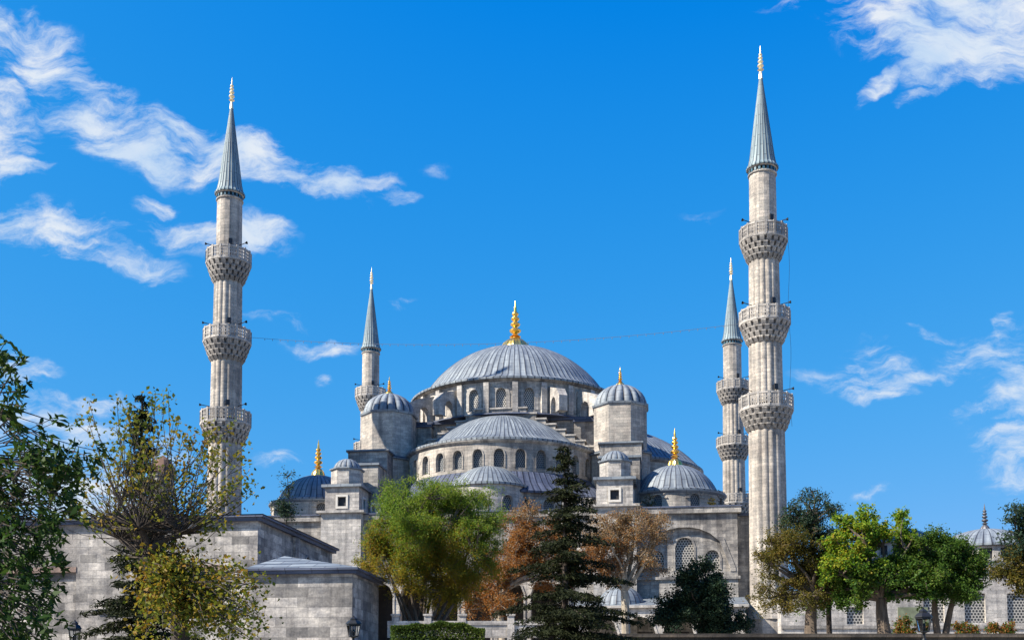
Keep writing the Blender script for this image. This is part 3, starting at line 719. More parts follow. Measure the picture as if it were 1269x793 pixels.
# cables
def cable(name, pts, r, label, bulbs=0):
    k = MB(); k.tube(pts, r, 5)
    if bulbs:
        for i in range(2, len(pts)-2):
            p = Vector(pts[i]); k.tube([p, p-Vector((0, 0, .2))], [.02, .04], 5)
    o = k.build(name, 'cable'); o['label'] = label; o['category'] = 'cable'; return o
pa = loc2w(-29.6, -28.2)+Vector((2.3, 1, 0)); pb = loc2w(30.75, -28.2)+Vector((-2.3, 1, 0))
pa.z = zat(418, pa.y); pb.z = zat(401, pb.y)
cable('festoon_cable', [pa.lerp(pb, i/60)-Vector((0, 0, 4*1.5*(i/60)*(1-i/60))) for i in range(61)], .02, 'thin sagging cable of small lights strung between the two nearest minarets', 1)
pc = loc2w(30.75, -28.2)+Vector((2.55, -.4, 0))
cable('lightning_cable', [Vector((pc.x+.1*math.sin(i*.7), pc.y, zat(300+i*12, pc.y))) for i in range(20)], .018, 'thin vertical wire hanging beside the right side of the tallest minaret')

# ------------------------------------------------------------------ pavilion, annex, arcade on the left
RZ = -R(7.5)
def wpt(px, py, Y): return at(px, py, Y)
# royal pavilion: origin at its near right corner
pc = at(320, 640, 75.0)
pav = thing('pavilion', 'long low stone pavilion with dark lead eaves behind the trees at left', 'building', (pc.x, pc.y, ZG), RZ)
hp = zat(641, 75.0)-ZG; wl_ = 46; dp = 17.5
k = MB()
Pq = flat((0, 0), (1, 0), (0, 1)); niche = [(-5.6, 6.2, 3.2, hp-3.6, .03), (-16.5, 6.2, 3.2, hp-3.6, .03)]
wall(k, Pq, -wl_, 0, 0, hp, niche, .3)
Pn = flat((0, .3), (1, 0), (0, 1)); 
for o in niche:
    wall(k, Pn, o[0]-3.1, o[0]+3.1, 3.2, hp-3.5, [])
Ps = flat((0, 0), (0, 1), (-1, 0)); sw = [(10.9, .95, hp-3.3, hp-1.9, .5), (13.6, .95, hp-3.3, hp-1.9, .5)]
wall(k, Ps, 0, dp, 0, hp, sw, .3, band=.16)
k.box(-.02, .22, 7.4, 8.4, 0, hp-.3)
k.face([(-wl_, 0, 0), (-wl_, dp, 0), (-wl_, dp, hp), (-wl_, 0, hp)]); k.face([(-wl_, dp, 0), (0, dp, 0), (0, dp, hp), (-wl_, dp, hp)])
pw = k.build('wall', 'stone_block', pav)
for o in sw: pane(Ps, o, .25, 'window', 'dark_opening', pw)
for o in niche:
    k = MB(); k.box(o[0]-3.1, o[0]+3.1, -.05, .2, hp-3.62, hp-3.25); k.build('brick_lintel', 'stone_brick', pav)
k = MB(); k.box(-wl_-.5, .5, -.5, dp+.5, hp, hp+.12); k.box(-wl_-.3, .3, -.3, dp+.3, hp-.25, hp-.002); k.build('eave', 'lead_dark', pav)
k = MB(); e = .55; zt = hp+.17; rd = [(-wl_+9, dp/2, hp+1.6), (-9, dp/2, hp+1.6)]; B = [(-wl_-e, -e, zt), (e, -e, zt), (e, dp+e, zt), (-wl_-e, dp+e, zt)]
k.face([B[0], B[1], rd[1], rd[0]]); k.face([B[1], B[2], rd[1]]); k.face([B[2], B[3], rd[0], rd[1]]); k.face([B[3], B[0], rd[0]]); k.build('roof', 'lead_light', pav)
k = MB(); k.lathe([(.85, hp+.3), (.85, hp+4.3), (1.0, hp+4.4), (1.0, hp+4.6)], 12, (-10.2, 6.5)); ch = k.build('chimney', 'stone_grey', pav)
k = MB(); k.lathe([(1.05, hp+4.6), (.95, hp+5.1), (.6, hp+5.7), (.05, hp+6.1)], 12, (-10.2, 6.5)); k.build('chimney_cap', 'cap_brown', ch)
# annex: nearer low block
ac = at(437, 706, 60.0)
ann = thing('annex', 'low pale ashlar block with hipped lead roof left of the willow', 'building', (ac.x, ac.y, ZG), -R(6.2))
ha = zat(706, 60.0)-ZG; wa_ = 6.0; da_ = 6.3
k = MB(); k.box(-wa_, 0, 0, da_, 0, ha); k.box(-wa_-9, -wa_-.004, .35, da_-.3, 0, ha-2.2); k.build('wall', 'stone_block', ann)
k = MB(); k.box(-wa_-.1, .38, -.38, da_+.4, ha, ha+.12); k.box(-wa_-.05, .24, -.24, da_+.25, ha-.2, ha-.002); k.build('eave', 'lead_dark', ann)
k = MB(); zt = ha+.125; pk = (-wa_+.8, da_*.62, ha+1.35); B = [(-wa_-.1, -.38, zt), (.38, -.38, zt), (.38, da_+.4, zt), (-wa_-.1, da_+.4, zt)]
for i in range(4): k.face([B[i], B[(i+1) % 4], pk])
k.build('roof', 'lead_light', ann)
k = MB(); k.box(-wa_-9.1, -wa_-.1, .2, da_, ha-2.2, ha-2.05); k.build('side_coping', 'lead_dark', ann)
# arcade of two arches
qc = at(456, 790, 84.0)
arcd = thing('arcade', 'pale stone arcade with two dark arches half hidden by the willow', 'arcade', (qc.x, qc.y, ZG), RZ)
k = MB(); za = zat(716, 84.0)-ZG
ops = [(.95+i*2.55, 2.0, .02, zat(738, 84.)-ZG, .95) for i in range(6)]
P = flat((0, 0), (1, 0), (0, 1)); wall(k, P, -.6, 15.6, 0, za, ops, .8, band=.14)
k.face([(-.6, 0, za), (15.6, 0, za), (15.6, 5, za), (-.6, 5, za)]); k.face([(-.6, 5, 0), (15.6, 5, 0), (15.6, 5, za), (-.6, 5, za)]); k.face([(15.6, 0, 0), (15.6, 5, 0), (15.6, 5, za), (15.6, 0, za)]); k.face([(-.6, 0, 0), (-.6, 5, 0), (-.6, 5, za), (-.6, 0, za)])
aw = k.build('wall', 'stone_pale', arcd)
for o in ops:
    k = MB(); k.box(o[0]-1.0, o[0]+1.0, 3.0, 3.1, .05, za-.6); k.build('shade_panel', 'arch_shade', arcd)  # dark board added behind each arch in place of interior shade
k = MB(); k.box(-.8, 15.8, -.25, 5.2, za+.004, za+.2); k.build('coping', 'lead_mid', arcd)

# ------------------------------------------------------------------ precinct wall and tombs on the right
w0 = at(968, 780, 98.0)
pwall = thing('precinct_wall', 'long pale precinct wall with honeycomb stone grilles behind the right-hand trees', 'wall', (w0.x, w0.y, ZG), 0)
P = flat((0, 0), (1, 0), (0, 1)); hw = zat(706, 98.)-ZG; lw = zat(735, 98.)-ZG
xs = lambda px: (px-CX)*98.0/F*1.002-w0.x
x_a, x_b, x_e = 0, xs(1128), xs(1420)
op1 = [(xs(1060), 1.5, zat(773, 98)-ZG, zat(752, 98)-ZG, .03)]
op2 = [(xs(px), 1.9, zat(771, 98)-ZG, zat(735, 98)-ZG, .03) for px in (1158, 1209, 1262, 1315)]
k = MB(); wall(k, P, x_a, x_b, 0, lw, op1, .3); wall(k, P, x_b, x_e, 0, hw, op2, .3)
k.face([(x_b, 0, lw), (x_b, 1.2, lw), (x_b, 1.2, hw), (x_b, 0, hw)])
k.face([(0, 0, lw), (x_b, 0, lw), (x_b, 1.2, lw), (0, 1.2, lw)]); k.face([(x_b, 0, hw), (x_e, 0, hw), (x_e, 1.2, hw), (x_b, 1.2, hw)])
k.face([(0, 1.2, 0), (x_b, 1.2, 0), (x_b, 1.2, lw), (0, 1.2, lw)]); k.face([(x_b, 1.2, 0), (x_e, 1.2, 0), (x_e, 1.2, hw), (x_b, 1.2, hw)])
k.face([(0, 0, 0), (0, 1.2, 0), (0, 1.2, lw), (0, 0, lw)]); ww = k.build('wall', 'stone_pale', pwall)
for o in op1+op2: pane(P, o, .25, 'window_grille', 'grille_large', ww)
k = MB(); k.box(-.1, x_b-.004, -.2, 1.4, lw+.003, lw+.25); k.box(x_b-.2, x_e, -.22, 1.42, hw+.003, hw+.3); k.build('coping', 'stone_grey', pwall)
k = MB(); k.box(x_a, x_e, -.12, -.003, zat(775, 98)-ZG-.25, zat(775, 98)-ZG); k.build('plinth', 'stone_grey', pwall)
k = MB(); k.box(xs(1113), xs(1150), -.06, -.004, zat(778, 98)-ZG, zat(752, 98)-ZG); k.build('notice_panel', 'panel_green', pwall)
def tomb(px, Y, r, ze, rise, label, fin, mat):
    c = at(px, 760, Y); root = thing('domed_tomb', label, 'tomb', (c.x, c.y, ZG), R(10), 'small domed tombs beyond the right-hand wall')
    z1 = ze-ZG; z0 = z1-1.75
    k = MB(); e = r+.6; k.box(-e, e, -e, e, 0, z0); bd = k.build('walls', 'stone_grey', root)
    Pt = cyl((0, 0), r, -PI/2); nb = 16; b_ = 2*PI*r/nb; ops = [((i-nb/2+.5)*b_, b_*.62, z0+.35, z1-.35, .03) for i in range(nb)]
    k = MB(); wall(k, Pt, -PI*r, PI*r, z0, z1, ops, .3, ds=.6); d_ = k.build('drum', 'stone_pale', root)
    for o in ops:
        if abs(o[0]) < PI*r*.6: pane(Pt, o, .26, 'window', 'dark_opening', d_)
    dome('dome', mat, root, (0, 0), r+.1, rise, z1+.15, 40, rings=12, amp=.008, over=.3)
    finial('finial', 'grey_finial', root, (0, 0), z1+rise-.1, fin, .5)
tomb(1224, 110, 5.0, zat(682, 110), 2.05, 'grey domed tomb with dark spiked finial at the far right', 2.9, 'lead_light')
tomb(1117, 124, 3.9, zat(676, 124), 1.9, 'smaller grey dome peeping out above the bright green tree', 2.6, 'lead_mid')

# ------------------------------------------------------------------ low walls
xp = at(770, 790, 50).x
k = MB(); k.box(xp, 46, 49.9, 50.55, -1.6, zat(789, 49.9))
k.box(xp-.1, 46.1, 49.75, 50.7, zat(789, 49.75)+.002, zat(784.5, 49.75))
o = k.build('terrace_wall', 'stone_dark'); o['label'] = 'long dark stone parapet along the bottom right edge'; o['category'] = 'wall'
bal = thing('garden_balustrade', 'pale stone garden balustrade with square post behind the clipped hedge', 'balustrade', (at(480, 780, 62).x, 62, ZG))
zb = zat(769, 62)-ZG; k = MB(); k.box(0, 9.0, 0, .3, zb-.95, zb-.22); k.build('wall_panel', 'stone_pale', bal)
k = MB(); k.box(0, 9.0, -.06, .36, zb-.217, zb); k.build('coping', 'stone_pale', bal)
for px in (490, 530, 573, 633):
    x = at(px, 780, 62).x-bal.location.x; k = MB(); k.box(x-.2, x+.2, -.1, .4, 0, zb+.3); k.box(x-.26, x+.26, -.16, .46, zb+.302, zb+.4); k.build('post', 'stone_pale', bal)

# ------------------------------------------------------------------ vegetation
def leaves(name, mat, parent, pts, size, seed, up=.4, asp=.55, kind='leaf', dirs=None):
    """many small folded leaf blades; pts (N,3)"""
    rg = np.random.default_rng(seed); n = len(pts)
    nv = rg.normal(size=(n, 3)); nv[:, 2] += up*2; nv /= np.linalg.norm(nv, axis=1)[:, None]
    tv = rg.normal(size=(n, 3)) if dirs is None else dirs+rg.normal(size=(n, 3))*.25
    tv -= nv*np.sum(tv*nv, axis=1)[:, None]; tv /= np.linalg.norm(tv, axis=1)[:, None]+1e-9
    bv = np.cross(nv, tv); s = (size*rg.uniform(.6, 1.35, n))[:, None]
    a = pts-tv*s*.5; c = pts+tv*s*.5-nv*s*.08; b = pts+bv*s*asp*.5+nv*s*.12; d = pts-bv*s*asp*.5+nv*s*.12
    V = np.stack([a, b, c, d], axis=1).reshape(-1, 3).astype(np.float32)
    me = bpy.data.meshes.new(name); me.vertices.add(4*n); me.vertices.foreach_set('co', V.ravel())
    me.loops.add(4*n); me.loops.foreach_set('vertex_index', np.arange(4*n, dtype=np.int32))
    me.polygons.add(n); me.polygons.foreach_set('loop_start', np.arange(0, 4*n, 4, dtype=np.int32)); me.polygons.foreach_set('loop_total', np.full(n, 4, dtype=np.int32))
    me.materials.append(MATS[mat]); me.update(calc_edges=True); me.validate()
    o = bpy.data.objects.new(name, me); col.objects.link(o); o.parent = parent
    return o
def curve(p, q, rnd, n=5, wob=.08, sag=0):
    p, q = Vector(p), Vector(q); L_ = (q-p).length; out = []
    off = Vector((rnd.uniform(-1, 1), rnd.uniform(-1, 1), rnd.uniform(-.5, .5)))*L_*wob
    for i in range(n+1):
        t_ = i/n; out.append(p.lerp(q, t_)+off*math.sin(PI*t_)+Vector((0, 0, sag*L_*math.sin(PI*t_))))
    return out
def crown_tree(name, label, base, fork, tr, blobs, leafmat, barkmat, seed, lsize=.22, per=900, cl_r=1.0, ncl=30, group=None, up=.4, asp=.6, cat='tree', mats2=None, multi=1, twig=.018, stems=None):
    """blobs: list of (cx,cy,cz,rx,ry,rz) world ellipsoids that the crown fills with leaf clumps"""
    rnd = random.Random(seed); rg = np.random.default_rng(seed)
    root = thing(name, label, cat, base, 0, group); B = Vector(base)
    k = MB(); forkp = Vector(fork)-B
    cl = []
    vol = [b[3]*b[4]*b[5] for b in blobs]; tot = sum(vol)
    for b, vv in zip(blobs, vol):
        m_ = max(3, int(round(ncl*vv/tot)))
        for i in range(m_):
            d = Vector((rnd.gauss(0, 1), rnd.gauss(0, 1), rnd.gauss(0, 1))); d.normalize(); q = rnd.random()**.42
            cl.append(Vector((b[0]+d.x*b[3]*q, b[1]+d.y*b[4]*q, b[2]+d.z*b[5]*q))-B)
    if stems is None:
        bend = Vector((rnd.uniform(-.15, .15), rnd.uniform(-.1, .1), 0))*forkp.z
        tp = [Vector((0, 0, -.3)), forkp*.33+bend*.5, forkp*.7+bend*.6, forkp]
        k.tube(tp, [tr*1.5, tr*1.02, tr*.9, tr*.8], 10)
        starts = [(forkp, tr*.55)]
    else:
        starts = []
        for s in stems:
            q = Vector(s)-B; k.tube(curve((rnd.uniform(-.3, .3), rnd.uniform(-.3, .3), -.2), q, rnd, 5, .05), [tr*1.25, tr, tr*.9, tr*.8, tr*.7, tr*.6], 8); starts.append((q, tr*.5))
    # main limbs
    limbs = []
    cen = sum(cl, Vector())/len(cl)
    nm = max(4, len(cl)//6); pick = rnd.sample(cl, min(nm, len(cl)))
    for c in pick:
        s, r0 = min(starts, key=lambda x: (x[0]-c).length*rnd.uniform(.8, 1.2))
        e = s.lerp(c, .78); pts = curve(s, e, rnd, 6, .1, .06); k.tube(pts, [r0*(1-.75*i/6) for i in range(7)], 7); limbs += [(p, r0*(1-.75*i/6)) for i, p in enumerate(pts) if i > 1]
    allp = []
    for c in cl:
        s, r0 = min(limbs, key=lambda x: (x[0]-c).length+max(0, x[0].z-c.z)*.7)
        k.tube(curve(s, c, rnd, 4, .1), [min(r0, .09), .06, .045, .03, .02], 5)
        rr = cl_r*rnd.uniform(.6, 1.35)
        nt_ = 9
        for i in range(nt_):
            d = Vector((rnd.gauss(0, 1), rnd.gauss(0, 1), rnd.gauss(.25, .8))); d.normalize(); e = c+d*rr*rnd.uniform(.7, 1.1)
            if i < 6: k.tube([c, c.lerp(e, .5)+Vector((rnd.uniform(-.1, .1), rnd.uniform(-.1, .1), .06)), e], [twig, twig*.8, twig*.4], 3)
            m_ = int(per*rr*rr/cl_r/cl_r/nt_*rnd.uniform(.5, 1.5))
            t_ = rg.uniform(.25, 1.08, m_)[:, None]
            allp.append(np.array(c)[None]*(1-t_)+np.array(e)[None]*t_+rg.normal(size=(m_, 3))*rr*.17)
    k.build('trunk', barkmat, root)
    P_ = np.concatenate(allp)
    if mats2:
        mat2, fn = mats2; msk = fn(P_+np.array(B), rg)
        if msk.any(): leaves('autumn_foliage', mat2, root, P_[msk], lsize, seed+1, up, asp)
        leaves('crown', leafmat, root, P_[~msk], lsize, seed+2, up, asp)
    else: leaves('crown', leafmat, root, P_, lsize, seed+2, up, asp)
    return root
def blob(px, py, Y, rpx, rpy, ry=None):
    c = at(px, py, Y); s = Y/F; return (c.x, c.y, c.z, rpx*s, ry if ry else rpx*s*.85, rpy*s)
def base(px, Y, z=ZG): p = at(px, 780, Y); return (p.x, Y, z)

# the big green multi-stemmed willow in front of the mosque
Y = 66
crown_tree('willow', 'broad bright green willow turning amber below, many stems fanning up', base(522, Y), at(522, 745, Y), .1,
  [blob(535, 622, Y, 60, 28), blob(485, 640, Y, 36, 36), blob(590, 640, Y, 38, 38), blob(535, 660, Y, 85, 42), blob(464, 682, Y, 26, 42), blob(612, 680, Y, 26, 44), blob(500, 702, Y, 52, 32), blob(568, 702, Y, 54, 34), blob(540, 725, Y, 60, 24)],
  'leaf_willow', 'bark_brown', 11, .125, 640, .85, 235, asp=.34, up=.05, twig=.014,
  mats2=('leaf_willow_amber', lambda P, rg: (P[:, 2] < zat(682, 66)+rg.normal(size=len(P))*1.2+np.sin(P[:, 0]*1.3)*.8)),
  stems=[at(px, py, Y+dy) for px, py, dy in ((462, 680, 0), (475, 690, -.6), (490, 655, .8), (505, 668, 0), (518, 640, -.8), (540, 640, .6), (552, 668, .9), (565, 655, -.5), (585, 670, .4), (602, 690, 0), (530, 690, 1.2))])
# autumn planes
Y = 76
crown_tree('plane_tree', 'rust-orange autumn plane tree between the willow and the tall spruce', base(628, Y), at(616, 738, Y), .3,
  [blob(655, 660, Y, 46, 28), blob(640, 700, Y, 46, 36), blob(685, 690, Y, 40, 46), blob(608, 740, Y, 40, 24), blob(580, 745, Y, 30, 16)], 'leaf_rust', 'bark_plane', 21, .13, 440, .85, 100, twig=.024, mats2=('leaf_tan', lambda P, rg: rg.random(len(P)) < np.where(P[:, 2] > zat(642, 76), .85, .22)))
Y = 82
crown_tree('plane_tree', 'brown-leaved autumn plane tree with pale trunk right of the tall spruce', base(776, Y), at(774, 732, Y), .34,
  [blob(772, 658, Y, 50, 30), blob(738, 672, Y, 36, 40), blob(795, 685, Y, 34, 36), blob(752, 705, Y, 34, 26), blob(812, 662, Y, 18, 26)], 'leaf_tan', 'bark_plane', 22, .125, 330, .8, 115, twig=.024,
  mats2=('leaf_rust', lambda P, rg: rg.random(len(P)) < np.where((P[:, 2] < zat(670, 82)) & (P[:, 0] < at(770, 700, 82).x), .5, .12)))
# dark evergreen in front of the gallery
Y = 84
crown_tree('evergreen_tree', 'rounded dark green broadleaf evergreen before the mosque gallery arches', base(868, Y), at(868, 765, Y), .2,
  [blob(868, 745, Y, 42, 34), blob(868, 718, Y, 24, 17), blob(845, 765, Y, 30, 22), blob(892, 765, Y, 30, 22)], 'leaf_deep', 'bark_dark', 31, .2, 620, .95, 60)
# right-hand trees
Y = 60
crown_tree('ash_tree', 'tall olive-brown tree partly covering the foot of the tallest minaret', base(1006, Y), at(1010, 738, Y), .34,
  [blob(985, 680, Y, 46, 46), blob(960, 700, Y, 26, 36), blob(1010, 650, Y, 42, 46), blob(1035, 690, Y, 30, 40), blob(985, 738, Y, 50, 20), blob(1040, 730, Y, 30, 20)], 'leaf_olive', 'bark_brown', 41, .11, 290, .62, 150,
  mats2=('leaf_teal', lambda P, rg: (P[:, 0]-at(985, 700, 60).x)*.5+(P[:, 2]-zat(660, 60)) > rg.normal(size=len(P))*.4))
crown_tree('ash_tree', 'thin-trunked dark tree just right of the olive-brown one', base(1030, 63), at(1030, 735, 63), .16,
  [blob(1030, 705, 63, 34, 34), blob(1020, 735, 63, 30, 18)], 'leaf_green', 'bark_dark', 42, .16, 420, .8, 26)
Y = 58
crown_tree('plane_tree', 'bright lime and yellow tree with thick ridged trunk above the parapet', base(1098, Y), at(1092, 742, Y), .34,
  [blob(1050, 680, Y, 36, 36), blob(1078, 655, Y, 34, 22), blob(1060, 712, Y, 36, 26), blob(1100, 705, Y, 44, 30), blob(1118, 662, Y, 20, 12), blob(1120, 640, Y, 15, 6), blob(1125, 728, Y, 40, 20), blob(1070, 738, Y, 34, 14)], 'leaf_bright', 'bark_brown', 43, .165, 270, .58, 125,
  mats2=('leaf_green', lambda P, rg: (P[:, 2] < zat(693, 58)+rg.normal(size=len(P))*.7+(P[:, 0]-at(1080, 700, 58).x)*.35)))
crown_tree('plane_tree', 'dense dark green round tree with forked trunk left of the far tomb', base(1170, Y), at(1172, 775, Y), .2,
  [blob(1190, 697, Y, 34, 34), blob(1150, 692, Y, 36, 30), blob(1200, 715, Y, 22, 22), blob(1140, 720, Y, 38, 18), blob(1178, 732, Y, 42, 16), blob(1215, 700, Y, 12, 20)], 'leaf_green', 'bark_brown', 44, .12, 390, .56, 130,
  stems=[at(1158, 725, Y), at(1186, 725, Y)])
Y = 52
crown_tree('maple_tree', 'blue-green tree with tan lower leaves cut off by the right edge', base(1292, Y), at(1290, 700, Y), .26,
  [blob(1285, 655, Y, 40, 36), blob(1272, 700, Y, 30, 30), blob(1300, 720, Y, 40, 30), blob(1250, 712, Y, 16, 16)], 'leaf_teal', 'bark_dark', 45, .14, 330, .7, 60,
  mats2=('leaf_olive', lambda P, rg: (P[:, 2] < zat(688, 52)+rg.normal(size=len(P))*.5)))
# small shrubs at the foot of the right wall
for i, px in enumerate((1122, 1196, 1238)):
    crown_tree('garden_shrub', ['small rusty shrub under the lime tree beside the notice panel', 'low orange shrub at the wall foot under the first grille', 'low rusty shrub at the wall foot nearest the right edge'][i], base(px, 70), at(px, 786, 70), .03,
      [blob(px, 781, 70, 16, 11)], 'leaf_rust', 'bark_dark', 50+i, .13, 240, .4, 10, cat='shrub', group='shrubs at the foot of the right wall', mats2=('leaf_green', lambda P, rg: rg.random(len(P)) < .5))
# sapling sprouting by the left corner dome
Y = 72
crown_tree('sapling', 'thin green sapling in front of the left corner dome', base(356, 94), at(356, 640, 94), .07,
  [blob(355, 612, 94, 8, 26), blob(352, 635, 94, 15, 14)], 'leaf_teal', 'bark_dark', 53, .2, 60, .75, 18)
# weeds rooted on the cornice beside the right kiosk
for (u, v, sz, lb) in ((18.2, -26.6, 1.0, 'green weed bush growing on the cornice right of the small right kiosk'), (24.9, -27.3, .6, 'tiny weed tuft on the mosque cornice nearest the tallest minaret')):
    q = loc2w(u, v); zz = 20.0
    crown_tree('roof_weed', lb, (q.x, q.y, zz), (q.x, q.y, zz+.5*sz), .04*sz, [(q.x, q.y, zz+1.0*sz, .8*sz, .6*sz, .8*sz)], 'leaf_olive', 'bark_dark', 57, .13, 60, .4*sz, 10, cat='shrub', group='weeds on the mosque cornice')
# clipped hedge
hd = thing('hedge', 'clipped green hedge along the bottom edge below the willow', 'hedge', (at(543, 780, 57).x, 57, ZG))
rg = np.random.default_rng(5); n = 21000
p = rg.uniform(-1, 1, (n, 3)); hx = 2.45; p[:, 0] *= hx; p[:, 1] *= .8; top = zat(779, 57)-ZG+.05*np.sin(p[:, 0]*2.1)+.05*np.sin(p[:, 0]*5+1)+.3*(1-(p[:, 0]/hx)**2)+.02
p[:, 2] = np.where(rg.random(n) < .5, top-np.abs(rg.normal(size=n))*.13, (p[:, 2]*.5+.5)*top)
leaves('crown', 'leaf_hedge', hd, p, .1, 6, .5, .6)
k = MB()
for i in range(10): x = -hx+.3+i*.46; k.tube([(x, 0, -.2), (x+.05, .05, .5), (x-.04, -.1, .95)], [.04, .03, .015], 5)
k.build('stems', 'bark_dark', hd)

# conifers
def conifer(label, bpx, Y, zb, top_py, half_px, mat, seed, nwh, droop=.25, irregular=.3, first=.05, lsz=.2, dens=1.0, tip=None, name='spruce'):
    rnd = random.Random(seed); rg = np.random.default_rng(seed)
    b_ = at(bpx, 780, Y); root = thing(name, label, 'conifer', (b_.x, Y, zb)); tpt = at(bpx if tip is None else tip, top_py, Y)-Vector((b_.x, Y, zb)); h = tpt.z
    k = MB(); axis = lambda f: Vector((tpt.x*f, tpt.y*f, h*f))
    k.tube([axis(i/8) for i in range(9)], [h*.018*(1-i/8)+.015 for i in range(9)], 8)
    rmax = half_px*Y/F; pts, dirs = [], []
    for wv_ in range(nwh):
        f = first+(1-first)*(wv_+rnd.uniform(-.3, .3))/nwh
        f = min(max(f, .03), .985); ln0 = rmax*(1-f)**.85*1.02+.12
        f0_ = f
        for q in range(rnd.choice((5, 6, 7))):
            f = min(max(f0_+rnd.uniform(-.9, .9)/nwh, .03), .985); ln0 = rmax*(1-f)**.9*1.02+.08
            a = rnd.uniform(0, 2*PI); ln = ln0*rnd.uniform(1-irregular*1.6, 1+irregular*.7)
            d = Vector((math.cos(a), math.sin(a), 0)); s = axis(f)
            seg = 7; bp = []
            for i in range(seg+1):
                t_ = i/seg; bp.append(s+d*ln*t_+Vector((0, 0, ln*(.18*t_-droop*1.6*t_*t_+.14*droop*4*t_**3))))
            k.tube(bp, [max(.012, .02*ln*(1-.85*i/seg)) for i in range(seg+1)], 4)
            side = Vector((-d.y, d.x, 0)); ns = max(4, int(ln*5.0))
            for i in range(ns):
                t_ = (i+.6)/ns; j = min(seg-1, int(t_*seg)); p0 = bp[j].lerp(bp[j+1], t_*seg-j)
                for sg in (-1, 1):
                    sl_ = ln*.34*(1-t_)**.6*rnd.uniform(.6, 1.2)+.14
                    e = p0+(side*sg*.85+d*.55).normalized()*sl_+Vector((0, 0, -droop*.55*sl_))
                    m_ = max(4, int(sl_*26*dens)); tt = rg.uniform(0, 1.03, m_)[:, None]
                    pts.append(np.array(p0)[None]*(1-tt)+np.array(e)[None]*tt+rg.normal(size=(m_, 3))*np.array([.05, .05, .045])*(1+sl_*.3))
                    dd = np.array((e-p0).normalized()); dirs.append(np.repeat((dd+np.array([0, 0, -.25*droop]))[None], m_, 0)+rg.normal(size=(m_, 3))*.35)
    k.build('trunk', 'bark_dark', root)
    leaves('crown', mat, root, np.concatenate(pts), lsz, seed, .25, .26, dirs=np.concatenate(dirs))
    return root
conifer('tall dark spruce standing in front of the great dome', 700, 43, -1.6, 550, 118, 'needle_dark', 61, 31, .28, .6, first=.1, lsz=.19, dens=1.6)
conifer('dark spruce with bluish tip behind the bare-branched tree', 176, 36, -1.6, 486, 92, 'needle_dark', 62, 28, .3, .35, first=.1, lsz=.2, dens=1.4, name='spruce')

